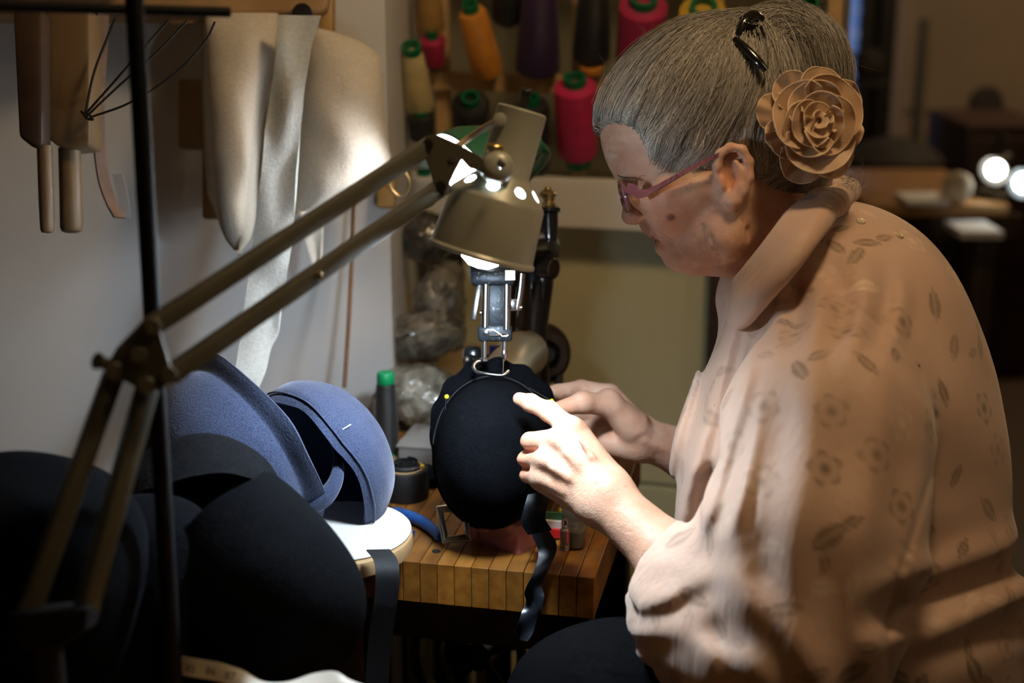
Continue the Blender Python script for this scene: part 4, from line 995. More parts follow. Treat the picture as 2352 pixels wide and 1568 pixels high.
m_dkgreen = mat('dark green card', (0.01, 0.05, 0.02), rough=0.6)
single('needle_card', box(pc_ - pu_ * 0.006 + ZA * 0.019, 0.020, 0.03, 0.006, (pu_, pv_, ZA)), m_dkgreen, 'dark green needle card inside the pink box', 'card', smooth=False)
single('paper_packet', box(pc_ + pu_ * 0.016 - pv_ * 0.004 + ZA * 0.016, 0.016, 0.028, 0.008, (pu_, pv_, ZA)), mat('cream paper', (0.6, 0.5, 0.4), rough=0.8), 'cream paper packet inside the pink box', 'packet', smooth=False)
single('brown_card', box(pc_ + pu_ * 0.004 - pv_ * 0.006 + ZA * 0.006, 0.034, 0.026, 0.007, (pu_, pv_, ZA)), mat('brown card', (0.12, 0.04, 0.02), rough=0.7), 'brown card packet on the floor of the pink box', 'card', smooth=False)
# metal gauge plates at the right
m_gun = mat('worn gunmetal', (0.14, 0.12, 0.09), (0.19, 0.165, 0.125), 40, 0.38, metal=0.6)
g0 = onz(1322, 1258, TZ); g1 = onz(1312, 1196, TZ); gd = (g1 - g0).normalized(); gx = gd.cross(ZA)
t = Thing('cover_plate', (g0 + g1) / 2, 'waisted gunmetal machine cover plate with two bosses, lying at the table\'s corner', 'machine part')
L_ = (g1 - g0).length + 0.016; out = []
for k in range(40):
    a = 2 * PI * k / 40; cx_ = math.cos(a); sy_ = math.sin(a)
    wd_ = 0.0125 * (1 - 0.22 * math.exp(-((cx_) / 0.28) ** 2)); out.append((g0 + g1) / 2 + gd * (cx_ * L_ / 2) + gx * (math.copysign(abs(sy_) ** 0.6, sy_) * wd_) + ZA * 0.011)
t.part('plate', outline_solid(out, 0.018, ZA, 0.0015), m_gun)
for s in (-0.27, 0.27): t.part('boss', lathe((g0 + g1) / 2 + gd * (L_ * s) + ZA * 0.0195, ZA, [(0, 0.006), (0.002, 0.0052), (0.003, 0.003), (0.003, 0)], 18), m_gun)
p = onz(1268, 1238, TZ)
t = Thing('striped_tin', p, 'tiny red, white and green striped card behind the hanging ribbon', 'card')
for k, c_ in enumerate(((0.65, 0.02, 0.02), (0.75, 0.72, 0.68), (0.04, 0.14, 0.06))):
    t.part('stripe', box(p + ZA * (0.007 + 0.0085 * k * 0.9) + tv * 0.004 * k, 0.018, 0.004, 0.009, (tu, tv, ZA)), mat('stripe %d' % k, c_, rough=0.5), smooth=False)
g = onz(1297, 1262, TZ)
t = Thing('glass_vial', g, 'small clear glass vial standing at the front of the worktable', 'vial')
t.part('vial_body', lathe(g, ZA, [(0, 0.0045), (0.001, 0.005), (0.022, 0.005), (0.024, 0.003), (0.028, 0.003), (0.028, 0.0)], 18), mat('vial glass', (0.7, 0.7, 0.7), rough=0.05, trans=0.9))
t.part('stopper', cyl(g + ZA * 0.028, g + ZA * 0.033, 0.0034, seg=14), m_steel)

# ------------------------------------------------------------------ round stool with the white disc in front of the table
sc_ = onz(775, 1216, 0.797)
single('white_disc', lathe(sc_ - ZA * 0.0015, ZA, [(0, 0.0705), (0.0005, 0.0713), (0.0015, 0.0713), (0.002, 0.0708), (0.002, 0)], 72), mat('white card', (0.82, 0.82, 0.80), rough=0.45), 'round white card disc beneath the blue hood', 'disc')
s2 = sc_ + CX * 0.001 - Vector((0, 0.008, 0)) - ZA * 0.0175
t = Thing('round_stool', (s2.x, s2.y, 0), 'round wooden stand with a tan top under the white disc', 'stool')
t.part('stool_top', lathe(s2, ZA, [(0, 0.070), (0.002, 0.072), (0.012, 0.0725), (0.0155, 0.071), (0.0155, 0)], 64), m_beech)
t.part('under_ring', lathe(s2 - ZA * 0.02, ZA, [(0, 0.055), (0.002, 0.058), (0.02, 0.060)], 48), mat('dark red stain', (0.06, 0.016, 0.010), rough=0.5))
t.part('column', lathe((s2.x, s2.y, 0.03), ZA, [(0, 0.05), (0.03, 0.025), (0.35, 0.02), (s2.z - 0.07, 0.022), (s2.z - 0.05, 0.04)], 28), m_dkwood)
t.part('foot', lathe((s2.x, s2.y, 0.0), ZA, [(0, 0.14), (0.02, 0.14), (0.04, 0.05)], 36), m_dkwood)
e = W(884, 1285, 1.285)
single('hanging_ribbon', ribbon([W(868, 1262, 1.30), W(885, 1285, 1.285), W(890, 1320, 1.275), W(886, 1380, 1.275), W(876, 1450, 1.28), W(868, 1530, 1.285), W(862, 1640, 1.29)],
    CX + CZ * 0.15, 0.0215, 0.0009, n=40), mat('black silk ribbon', (0.004, 0.0045, 0.006), (0.009, 0.010, 0.012), 300, 0.6, spec=0.15), 'wide black ribbon hanging down over the round stool\'s rim', 'ribbon')

# ------------------------------------------------------------------ measuring tape at the bottom
m_mtape = mat('white measuring tape cloth', (0.62, 0.60, 0.54), (0.68, 0.66, 0.60), 40, 0.6)
mp_ = [(345, 1555), (372, 1512), (400, 1520), (440, 1528), (500, 1538), (545, 1552), (600, 1566), (660, 1566), (720, 1556), (765, 1553), (800, 1562), (850, 1580)]
dm = [1.075, 1.07, 1.065, 1.06, 1.058, 1.055, 1.05, 1.055, 1.06, 1.058, 1.05, 1.05]
mw = [list(CY + CX * 0.6), list(CY * 1.0), list(CY * 1.0), list(CY), list(CY), list(CY * 0.8 + CZ * 0.4), list(CZ), list(CZ), list(CY * 0.5 + CZ), list(CY * 0.6 + CZ), list(CZ), list(CZ)]
t = Thing('measuring_tape', W(520, 1560, 1.06), 'white measuring tape with printed numbers along the front of the bench', 'measuring tape')
t.part('tape_band', ribbon([W(x, y + 4, d) for (x, y), d in zip(mp_, dm)], mw, 0.014, 0.0006, n=80), m_mtape)
for s_, x, y, d in (('85', 437, 1536, 1.057), ('86', 484, 1542, 1.0555), ('87', 528, 1552, 1.053)):
    cu = bpy.data.curves.new('number', 'FONT'); cu.body = s_; cu.size = 0.008; cu.align_x = 'CENTER'; cu.align_y = 'CENTER'; cu.extrude = 0.0001
    to = bpy.data.objects.new('number', cu); col.objects.link(to)
    bpy.context.view_layer.update(); me = bpy.data.meshes.new_from_object(to.evaluated_get(bpy.context.evaluated_depsgraph_get())); bpy.data.objects.remove(to)
    M = Matrix((CX, CY, -CZ)).transposed().to_4x4(); M = Matrix.Translation(W(x, y, d - 0.0012) - t.base) @ M @ Matrix.Rotation(-0.16, 4, 'Z')
    me.transform(M); me.materials.clear(); me.materials.append(m_black); no = bpy.data.objects.new('number', me); col.objects.link(no); no.parent = t.o

# ================================================================== SEWING MACHINE (seen from its head end)
m_jap = mat('black japanned iron', (0.010, 0.011, 0.013), (0.016, 0.017, 0.020), 40, 0.22, coat=0.5, bump=0.1, bscale=90)
m_worn = mat('worn blued steel', (0.014, 0.020, 0.028), (0.20, 0.22, 0.23), 300, 0.42, metal=0.45, lo=0.60, hi=0.75, bump=0.2, bscale=200)
m_iron = mat('brown worn iron', (0.06, 0.045, 0.035), (0.10, 0.075, 0.055), 30, 0.28, metal=0.8)
m_cream = mat('cream bed casting', (0.50, 0.42, 0.26), (0.56, 0.48, 0.31), 30, 0.35, metal=0.3)
bx_ = W(1200, 1000, 1.66); sb = Vector((bx_.x, bx_.y, TZ))
t = Thing('sewing_machine', sb, 'old black hat sewing machine with its needle over the black hat', 'sewing machine')
def P(x, y, d): return W(x, y, d)
# head: nose, face column, clamp
t.part('head_casting', box(P(1128, 590, 1.47), 0.046, 0.07, 0.055, (CX, CZ, CY), 0.010), m_jap)
t.part('face_cap', box(P(1132, 641, 1.445), 0.044, 0.046, 0.014, (CX, CZ, CY), 0.004), m_worn)
t.part('name_plate', box(P(1172, 632, 1.4205), 0.010, 0.001, 0.010, (CX, CZ, CY)), m_iron)
col_ = t.part('face_column', box(P(1136, 702, 1.445), 0.0265, 0.03, 0.052, (CX, CZ, CY), 0.0035), m_worn)
t.part('guide_rod', cyl(P(1116, 652, 1.428), P(1114, 752, 1.428), 0.0042, seg=16), m_steel, col_)
t.part('guide_rod', cyl(P(1164, 652, 1.428), P(1163, 757, 1.428), 0.0042, seg=16), m_steel, col_)
t.part('lever', bar(P(1101, 652, 1.43), P(1088, 735, 1.428), 0.003, 0.0052, up=CX, bev=0.0008), m_steel)
t.part('thumb_screw', cyl(P(1110, 718, 1.43), P(1103, 718, 1.43), 0.003, seg=12), m_steel)
cl = t.part('clamp_block', box(P(1137, 765, 1.437), 0.0345, 0.022, 0.0165, (CX, CZ, CY), 0.003), m_worn)
t.part('clamp_screw', lathe(P(1117, 764, 1.4265), -CZ, [(0, 0.0036), (0.0015, 0.0034), (0.0022, 0.0015), (0.0022, 0)], 16), m_steel, cl)
t.part('thread_guide', tube([P(x, y, 1.4245) for x, y in ((1119, 757), (1135, 759), (1148, 767), (1155, 772), (1169, 769), (1156, 765), (1140, 770), (1125, 770))], 0.0009, 8, n=30), m_steel, cl)
t.part('presser_bar', cyl(P(1113, 780, 1.432), P(1112, 826, 1.432), 0.0029, seg=14), m_steel)
t.part('presser_bar_nut', cyl(P(1112, 822, 1.432), P(1112, 831, 1.432), 0.0046, seg=14, bev=0.0008), m_steel)
t.part('needle_bar', cyl(P(1159, 780, 1.432), P(1158, 812, 1.432), 0.0028, seg=14), m_steel)
t.part('needle_clamp', lathe(P(1158, 804, 1.432), -CY, [(0, 0.0028), (0.003, 0.0036), (0.006, 0.0036), (0.010, 0.0013), (0.011, 0.0009)], 14), m_steel)
t.part('needle', cyl(P(1157, 815, 1.432), P(1155, 858, 1.427), 0.0007, 0.0004, seg=8), m_steel)
t.part('presser_foot', tube([P(x, y, d) for x, y, d in ((1113, 829, 1.432), (1096, 831, 1.43), (1088, 842, 1.427), (1096, 854, 1.424), (1115, 858, 1.421), (1150, 862, 1.419), (1160, 858, 1.419), (1168, 851, 1.421))], 0.0019, 10, n=40), m_steel)
t.part('take_up_rod', tube([P(1198, 628, 1.45), P(1194, 670, 1.45), P(1186, 712, 1.45)], 0.0042, 12, n=10), m_steel)
t.part('bracket', box(P(1175, 700, 1.447), 0.010, 0.008, 0.012, (CX, CZ, CY), 0.001), m_steel)
t.part('pin', cyl(P(1192, 706, 1.45), P(1199, 706, 1.45), 0.003, seg=12), m_steel)
# arm, pillar
t.part('arm', tube([P(1135, 575, 1.47), P(1165, 555, 1.52), P(1210, 548, 1.60), P(1232, 570, 1.66)], [0.028, 0.026, 0.026, 0.028], 20, n=20), m_jap)
t.part('pillar', tube([P(1228, 545, 1.655), P(1222, 640, 1.655), P(1212, 740, 1.655), P(1205, 830, 1.655)], [0.018, 0.026, 0.024, 0.024], 24, n=20), m_jap)
t.part('front_rib', tube([P(1192, 640, 1.60), P(1188, 730, 1.60), P(1180, 815, 1.60)], [0.012, 0.0125, 0.014], 16, n=12), m_iron)
t.part('rear_rib', tube([P(1248, 530, 1.64), P(1246, 640, 1.64), P(1234, 730, 1.645), P(1222, 810, 1.65)], [0.007, 0.0085, 0.008, 0.010], 14, n=16), m_jap)
bk = t.part('bolt', cyl(P(1244, 614, 1.62), P(1274, 617, 1.61), 0.0125, seg=24, bev=0.0015), m_iron)
t.part('bolt_head', cyl(P(1256, 592, 1.62), P(1264, 592, 1.615), 0.008, seg=16), m_jap)
# tension post on top
t.part('oil_cup', lathe(P(1262, 556, 1.60), CY * 0.98 - CX * 0.02, [(0, 0.008), (0.022, 0.0105), (0.032, 0.0105), (0.034, 0.014), (0.038, 0.014), (0.040, 0.008), (0.040, 0)], 24), m_jap)
t.part('tension_spring', lathe(P(1260, 487, 1.60), CY, [(0, 0.006), (0.006, 0.0075), (0.010, 0.0075), (0.012, 0.0055), (0.016, 0.0075), (0.020, 0.0045), (0.020, 0)], 20), m_brass)
t.part('tension_knob', lathe(P(1258, 458, 1.60), CY, [(0, 0.004), (0.003, 0.0085), (0.006, 0.0100), (0.009, 0.0080), (0.011, 0.004), (0.014, 0.0035), (0.0145, 0)], 20), m_brass)
# hand wheel behind
wc_ = P(1240, 812, 1.72); wax = (-CZ + CX * 0.30 - CY * 0.05).normalized()
hw = t.part('hand_wheel', lathe(wc_ - wax * 0.01, wax, [(0, 0.026), (0, 0.033), (0.003, 0.0365), (0.009, 0.0385), (0.014, 0.0385), (0.018, 0.036), (0.020, 0.033), (0.020, 0.026)], 48, True), m_iron)
t.part('pulley_groove', lathe(wc_ + wax * 0.012, wax, [(0, 0.018), (0, 0.0285), (0.004, 0.030), (0.008, 0.0265), (0.012, 0.0285), (0.014, 0.027), (0.014, 0.018)], 44, True), m_iron, hw)
t.part('wheel_web', lathe(wc_ - wax * 0.004, wax, [(0, 0.004), (0, 0.027), (0.008, 0.027), (0.008, 0.004)], 40, True), m_jap, hw)
t.part('wheel_hub', cyl(wc_ - wax * 0.02, wc_ + wax * 0.03, 0.010, seg=24, bev=0.001), m_jap, hw)
t.part('wheel_shaft', cyl(wc_ - wax * 0.01, P(1212, 800, 1.655), 0.008, seg=14), m_iron)
# bed arm and base
t.part('bed_arm', tube([P(1206, 812, 1.62), P(1190, 818, 1.58), P(1165, 850, 1.52), P(1150, 880, 1.49)], [0.027, 0.027, 0.024, 0.017], 24, n=20), m_cream)
t.part('bed_screw', lathe(P(1202, 798, 1.595), CY, [(0, 0.005), (0.004, 0.0045), (0.005, 0.002), (0.005, 0)], 14), m_cream)
t.part('looper_housing', box(P(1086, 822, 1.56), 0.022, 0.03, 0.026, (CX, CZ, CY), 0.006), m_jap)
t.part('looper_shaft', cyl(P(1075, 830, 1.542), P(1180, 830, 1.60), 0.008, seg=16), m_jap)
t.part('looper_screw', lathe(P(1072, 828, 1.542), -CZ, [(0, 0.005), (0.003, 0.0045), (0.004, 0.002), (0.004, 0)], 14), m_iron)
t.part('blue_guard', box(P(1137, 812, 1.53), 0.012, 0.004, 0.018, (CX, CZ, CY), 0.001), mat('deep blue tape', (0.02, 0.015, 0.16), rough=0.5))
b0 = P(1206, 832, 1.655)
t.part('column_base', lathe(Vector((b0.x, b0.y, TZ + 0.02)), ZA, [(0, 0.05), (0.01, 0.045), (0.03, 0.032), (max(b0.z - TZ - 0.01, 0.05), 0.027)], 28), m_jap)
t.part('base_plate', box(Vector((b0.x, b0.y - 0.03, TZ + 0.0115)), 0.11, 0.16, 0.021, (tu, tv, ZA), 0.004), m_jap)

# ================================================================== THE WOMAN
D0 = 1.36                                           # depth of the middle of her head
def MIR(v): v = np.array(v, float); return np.array([v[0], v[1], 2 * D0 - v[2]])
def skin_mat():
    m = bpy.data.materials.new('aged fair skin'); m.use_nodes = True; nt = m.node_tree; N = nt.nodes; L = nt.links; b = N['Principled BSDF']
    b.inputs['Roughness'].default_value = 0.48; b.inputs['Subsurface Weight'].default_value = 0.25; b.inputs['Subsurface Radius'].default_value = (1, 0.35, 0.2); b.inputs['Subsurface Scale'].default_value = 0.004
    b.inputs['Specular IOR Level'].default_value = 0.4
    tc = N.new('ShaderNodeTexCoord'); n = N.new('ShaderNodeTexNoise'); n.inputs['Scale'].default_value = 45; n.inputs['Detail'].default_value = 6
    L.new(tc.outputs['Object'], n.inputs['Vector'])
    r = N.new('ShaderNodeValToRGB'); r.color_ramp.elements[0].position = 0.3; r.color_ramp.elements[1].position = 0.72
    r.color_ramp.elements[0].color = (0.56, 0.305, 0.20, 1); r.color_ramp.elements[1].color = (0.72, 0.455, 0.33, 1)
    L.new(n.outputs['Fac'], r.inputs['Fac'])
    v = N.new('ShaderNodeTexVoronoi'); v.inputs['Scale'].default_value = 70; L.new(tc.outputs['Object'], v.inputs['Vector'])
    r2 = N.new('ShaderNodeValToRGB'); r2.color_ramp.elements[0].position = 0.06; r2.color_ramp.elements[1].position = 0.16
    r2.color_ramp.elements[0].color = (0.72, 0.6, 0.5, 1); r2.color_ramp.elements[1].color = (1, 1, 1, 1); L.new(v.outputs['Distance'], r2.inputs['Fac'])
    mx = N.new('ShaderNodeMix'); mx.data_type = 'RGBA'; mx.blend_type = 'MULTIPLY'; mx.inputs['Factor'].default_value = 0.6
    L.new(r.outputs['Color'], mx.inputs['A']); L.new(r2.outputs['Color'], mx.inputs['B'])
    at = N.new('ShaderNodeAttribute'); at.attribute_name = 'tint'
    m2 = N.new('ShaderNodeMix'); m2.data_type = 'RGBA'; m2.blend_type = 'MULTIPLY'; m2.inputs['Factor'].default_value = 1.0
    L.new(mx.outputs['Result'], m2.inputs['A']); L.new(at.outputs['Color'], m2.inputs['B']); L.new(m2.outputs['Result'], b.inputs['Base Color'])
    n3 = N.new('ShaderNodeTexNoise'); n3.inputs['Scale'].default_value = 110; n3.inputs['Detail'].default_value = 7; n3.inputs['Distortion'].default_value = 1.0; L.new(tc.outputs['Object'], n3.inputs['Vector'])
    w_ = N.new('ShaderNodeTexVoronoi'); w_.feature = 'DISTANCE_TO_EDGE'; w_.inputs['Scale'].default_value = 420; L.new(tc.outputs['Object'], w_.inputs['Vector'])
    ad = N.new('ShaderNodeMath'); ad.operation = 'MULTIPLY_ADD'; ad.inputs[1].default_value = 0.5; L.new(w_.outputs['Distance'], ad.inputs[0]); L.new(n3.outputs['Fac'], ad.inputs[2])
    bp = N.new('ShaderNodeBump'); bp.inputs['Strength'].default_value = 0.40; bp.inputs['Distance'].default_value = 0.0018
    L.new(ad.outputs[0], bp.inputs['Height']); L.new(bp.outputs['Normal'], b.inputs['Normal'])
    return m
m_skin = skin_mat()

S = Sdf()
# ---- head
S.ell(Hc(1625, 262, D0), (0.098, 0.084, 0.0735), 20, k=0.02)
S.ell(Hc(1490, 322, D0), (0.042, 0.058, 0.060), 14, k=0.02)
S.ell(Hc(1560, 440, D0), (0.0415, 0.050, 0.060), 20, k=0.02)
S.ell(Hc(1632, 512, D0), (0.045, 0.044, 0.053), 20, k=0.018)
S.ell(Hc(1566, 524, D0), (0.0285, 0.026, 0.036), 30, k=0.014)
S.ell(Hc(1564, 588, D0), (0.0170, 0.0140, 0.019), 20, k=0.011)
S.cap(Hc(1449, 410, D0 - 0.032), Hc(1449, 410, D0 + 0.032), 0.0085, k=0.012)
# sockets, lids
for f in (lambda v: v, MIR):
    S.sph(f(Hc(1452, 442, D0 - 0.034)), 0.0125, k=0.012, mode='s')
    S.ell(f(Hc(1474, 449, D0 - 0.031)), (0.0125, 0.0125, 0.013), 0, k=0.004)
    S.cap(f(Hc(1462, 462, D0 - 0.040)), f(Hc(1500, 462, D0 - 0.046)), 0.0035, k=0.006)                  # pouch under the eye
    S.ell(f(Hc(1536, 484, D0 - 0.036)), (0.022, 0.021, 0.019), 25, k=0.014)                               # cheek apple
    S.cap(f(Hc(1540, 446, D0 - 0.052)), f(Hc(1640, 430, D0 - 0.060)), 0.012, 0.010, k=0.02)               # cheekbone
    S.cap(f(Hc(1595, 572, D0 - 0.026)), f(Hc(1665, 545, D0 - 0.048)), 0.016, 0.020, k=0.016)               # jaw and jowl
    S.cap(f(Hc(1665, 545, D0 - 0.048)), f(Hc(1690, 450, D0 - 0.058)), 0.018, 0.012, k=0.02)
    S.sph(f(Hc(1463, 497, D0 - 0.0105)), 0.0066, k=0.005)                                                 # nostril wing
    S.chain([S.project(np.array([f(Hc(x, y, D0 - 0.03))]))[0] for x, y in ((1480, 506), (1500, 522), (1522, 540), (1538, 556))], [0.0012, 0.0016, 0.0016, 0.0010], k=0.006, mode='s')         # smile fold
    S.chain([S.project(np.array([f(Hc(x, y, D0 - 0.034))]))[0] for x, y in ((1540, 556), (1552, 585), (1572, 612), (1584, 624))], [0.0008, 0.0014, 0.0014, 0.0008], k=0.006, mode='s')
    for k_, (x0, y0, x1, y1) in enumerate(((1588, 545, 1606, 625), (1612, 520, 1630, 635), (1638, 530, 1656, 640), (1660, 540, 1682, 640))):
        S.chain([S.project(np.array([f(Hc(x0 + (x1 - x0) * q, y0 + (y1 - y0) * q, D0 - 0.056))]))[0] for q in (0, 0.33, 0.66, 1.0)], [0.0006, 0.0010, 0.0010, 0.0006], k=0.005, mode='s')
    for k_ in range(3): S.cap(f(Hc(1500, 452 + 9 * k_, D0 - 0.049)), f(Hc(1535, 440 + 16 * k_, D0 - 0.058)), 0.0008, k=0.004, mode='s')
S.chain([Hc(1456, 430, D0), Hc(1449, 464, D0), Hc(1448, 495, D0)], [0.0060, 0.0066, 0.0088], k=0.006)
S.cap(Hc(1455, 508, D0 - 0.006), Hc(1462, 514, D0 - 0.007), 0.0016, k=0.003, mode='s')
S.cap(Hc(1455, 508, D0 + 0.006), Hc(1462, 514, D0 + 0.007), 0.0016, k=0.003, mode='s')
# lips
S.chain([Hc(1522, 540, D0 - 0.020), Hc(1507, 534, D0 - 0.009), Hc(1503, 532, D0), Hc(1507, 534, D0 + 0.009), Hc(1522, 540, D0 + 0.020)], [0.004, 0.0056, 0.0058, 0.0056, 0.004], k=0.005)
S.chain([Hc(1534, 562, D0 - 0.019), Hc(1525, 567, D0 - 0.009), Hc(1522, 568, D0), Hc(1525, 567, D0 + 0.009), Hc(1534, 562, D0 + 0.019)], [0.0042, 0.0060, 0.0062, 0.0060, 0.0042], k=0.005)
S.chain([Hc(1538, 549, D0 - 0.024), Hc(1506, 550, D0 - 0.010), Hc(1492, 550, D0), Hc(1506, 550, D0 + 0.010), Hc(1538, 549, D0 + 0.024)], [0.0014, 0.0040, 0.0062, 0.0040, 0.0014], k=0.002, mode='s')
for y0 in (330, 348, 366):                                                                             # forehead lines
    S.chain([Hc(1386 + (y0 - 330) * 0.35, y0, D0), Hc(1405 + (y0 - 330) * 0.3, y0 - 4, D0 - 0.03), Hc(1440, y0 - 2, D0 - 0.05)], [0.0007] * 3, k=0.004, mode='s')
# chin to throat, neck
S.cap(Hc(1605, 584, D0), Hc(1690, 580, D0), 0.018, 0.024, k=0.016)
S.cap(Hc(1735, 430, D0), Hc(1860, 610, 1.38), 0.054, 0.060, k=0.025)
for (x0, y0, x1, y1, dd) in ((1690, 560, 1740, 650, 0.058), (1720, 530, 1775, 620, 0.062)):
    S.cap(Hc(x0, y0, D0 - dd), Hc(x1, y1, D0 - dd - 0.004), 0.0014, k=0.008, mode='s')
# ears
for f in (lambda v: v, MIR):
    ed = D0 - 0.075
    S.ell(f(Hc(1685, 405, ed + 0.004)), (0.0155, 0.0275, 0.0065), -8, k=0.006)
    S.chain([f(Hc(x, y, ed + q)) for x, y, q in ((1652, 415, 0.002), (1646, 385, -0.002), (1654, 353, -0.005), (1678, 338, -0.006), (1704, 344, -0.006), (1720, 372, -0.005), (1720, 408, -0.004), (1708, 438, -0.002), (1692, 460, 0.0))], [0.0040, 0.0042, 0.0042, 0.0042, 0.0045, 0.0045, 0.0045, 0.0045, 0.005], k=0.003)
    S.ell(f(Hc(1676, 408, ed - 0.006)), (0.0090, 0.0150, 0.0075), -10, k=0.003, mode='s')
    S.ell(f(Hc(1684, 366, ed - 0.005)), (0.0075, 0.0055, 0.0045), 0, k=0.003, mode='s')
    S.chain([f(Hc(x, y, ed - 0.004)) for x, y in ((1690, 372), (1702, 395), (1698, 425), (1685, 444))], [0.0028, 0.003, 0.003, 0.0028], k=0.003)
    S.sph(f(Hc(1682, 463, ed + 0.000)), 0.0072, k=0.005)
    S.cap(f(Hc(1656, 412, ed - 0.002)), f(Hc(1660, 428, ed - 0.002)), 0.0035, k=0.003)                    # tragus
# ---- shoulders and arms under the blouse
S.cap(Hc(1860, 610, 1.38), Hc(1910, 820, 1.38), 0.058, 0.075, k=0.03)
S.cap(Hc(1905, 820, 1.30), Hc(1905, 820, 1.47), 0.045, k=0.03)
S.cap(Hc(1905, 830, 1.29), Hc(1790, 1440, 1.185), 0.042, 0.040, k=0.03)
S.cap(Hc(1890, 830, 1.48), Hc(1860, 1240, 1.56), 0.042, 0.040, k=0.03)
# ---- near (left) arm and hand
EL = Hc(1760, 1490, 1.19); WR = Hc(1388, 1142, 1.292)
S.chain([Hc(1790, 1440, 1.185), EL], [0.040, 0.036], k=0.02)
S.cap(EL, Hc(1560, 1300, 1.245), 0.036, 0.0305, k=0.02)
S.cap(Hc(1560, 1300, 1.245), WR, 0.0295, 0.0225, k=0.02)
S.cap(Hc(1405, 1122, 1.288), Hc(1372, 1160, 1.292), 0.0185, k=0.015)
MC = [Hc(1310, 984, 1.315), Hc(1278, 1010, 1.307), Hc(1250, 1056, 1.306), Hc(1240, 1096, 1.312)]
CB = [Hc(1400, 1105, 1.295), Hc(1388, 1122, 1.290), Hc(1372, 1140, 1.292), Hc(1358, 1160, 1.296)]
for a_, b_ in zip(CB, MC):
    S.cap(a_, b_, 0.0130, 0.0108, k=0.009)
    S.cap(a_ + np.array([0, 0, 0.013]), b_ + np.array([0.006, -0.004, 0.016]), 0.013, 0.012, k=0.014)
for a_, b_ in zip(MC[:-1], MC[1:]): S.cap(a_ + np.array([0.003, -0.002, 0.005]), b_ + np.array([0.003, -0.002, 0.005]), 0.0085, k=0.008)
for b_ in MC: S.sph(b_ + np.array([0.001, 0.001, -0.004]), 0.0088, k=0.006)                               # knuckles
for a_, b_ in zip(CB, MC):                                                                                # tendons
    S.cap(a_ * 0.45 + b_ * 0.55 + np.array([0, 0, -0.0122]), b_ + np.array([0, 0, -0.0100]), 0.0021, 0.0030, k=0.005)
for pts in (((1300, 1040), (1330, 1075), (1370, 1105), (1395, 1125)), ((1270, 1075), (1310, 1100), (1345, 1120), (1380, 1150)), ((1330, 1010), (1360, 1050), (1385, 1085))):   # veins
    vp = [Hc(x, y, 1.2905 - 0.004 * (x - 1270) / 120) for x, y in pts]; S.chain(vp, [0.0019] * len(vp), k=0.0045)
# fingers: index straight on the felt, the others folded
S.chain([MC[0], Hc(1262, 945, 1.331), Hc(1218, 925, 1.345), Hc(1193, 916, 1.353)], [0.0105, 0.0092, 0.0082, 0.0066], k=0.003)
S.sph(Hc(1262, 944, 1.330), 0.0095, k=0.004); S.sph(Hc(1220, 925, 1.344), 0.0083, k=0.003)
S.chain([MC[1], Hc(1218, 1014, 1.326), Hc(1236, 1030, 1.352), Hc(1262, 1036, 1.356)], [0.0105, 0.0092, 0.0084, 0.0070], k=0.002)
S.chain([MC[2], Hc(1209, 1055, 1.333), Hc(1228, 1066, 1.358), Hc(1256, 1070, 1.360)], [0.0102, 0.0088, 0.0080, 0.0066], k=0.002)
S.chain([MC[3], Hc(1212, 1090, 1.334), Hc(1228, 1098, 1.357), Hc(1252, 1100, 1.360)], [0.0095, 0.0078, 0.0070, 0.0060], k=0.002)
S.chain([Hc(1395, 1095, 1.318), Hc(1352, 1045, 1.345), Hc(1310, 1015, 1.365), Hc(1284, 1002, 1.374)], [0.013, 0.0115, 0.0095, 0.0072], k=0.006)   # thumb, behind
for a_, b_ in (((1262, 988, 1.322), (1215, 990, 1.335)), ((1240, 1036, 1.312), (1190, 1037, 1.330)), ((1232, 1075, 1.314), (1192, 1074, 1.332))):   # clefts between the folded fingers
    S.cap(Hc(*a_), Hc(*b_), 0.0012, 0.0020, k=0.006, mode='s')
for (x, y, d) in ((1262, 936, 1.322), (1256, 939, 1.323), (1222, 918, 1.337), (1216, 916, 1.338)):                       # knuckle creases
    S.cap(Hc(x - 4, y - 12, d), Hc(x + 6, y + 14, d - 0.001), 0.0009, k=0.003, mode='s')
# ---- far (right) arm and hand
EF = Hc(1860, 1240, 1.56)
S.cap(EF, Hc(1600, 1050, 1.515), 0.036, 0.0275, k=0.02)
S.cap(Hc(1600, 1050, 1.515), Hc(1468, 1003, 1.488), 0.0265, 0.0215, k=0.02)
FM = [Hc(1402, 906, 1.497), Hc(1388, 938, 1.512), Hc(1384, 972, 1.514), Hc(1384, 1008, 1.506)]
FC = [Hc(1462, 980, 1.492), Hc(1464, 995, 1.496), Hc(1466, 1008, 1.496), Hc(1466, 1022, 1.492)]
for a_, b_ in zip(FC, FM): S.cap(a_, b_, 0.0145, 0.0120, k=0.012)
S.cap(Hc(1462, 1024, 1.484), Hc(1396, 1018, 1.486), 0.0145, 0.0125, k=0.012)
S.chain([Hc(1452, 978, 1.474), Hc(1402, 930, 1.460), Hc(1340, 924, 1.444), Hc(1286, 938, 1.432)], [0.0185, 0.0128, 0.0105, 0.0080], k=0.006)
S.sph(Hc(1340, 923, 1.443), 0.0106, k=0.004); S.sph(Hc(1396, 918, 1.462), 0.0122, k=0.006)
S.chain([FM[0], Hc(1335, 892, 1.506), Hc(1282, 900, 1.494), Hc(1245, 905, 1.478)], [0.0110, 0.0092, 0.0082, 0.0068], k=0.003)
S.chain([FM[1], Hc(1310, 950, 1.532), Hc(1262, 955, 1.518), Hc(1230, 955, 1.500)], [0.0110, 0.0092, 0.0082, 0.0068], k=0.003)
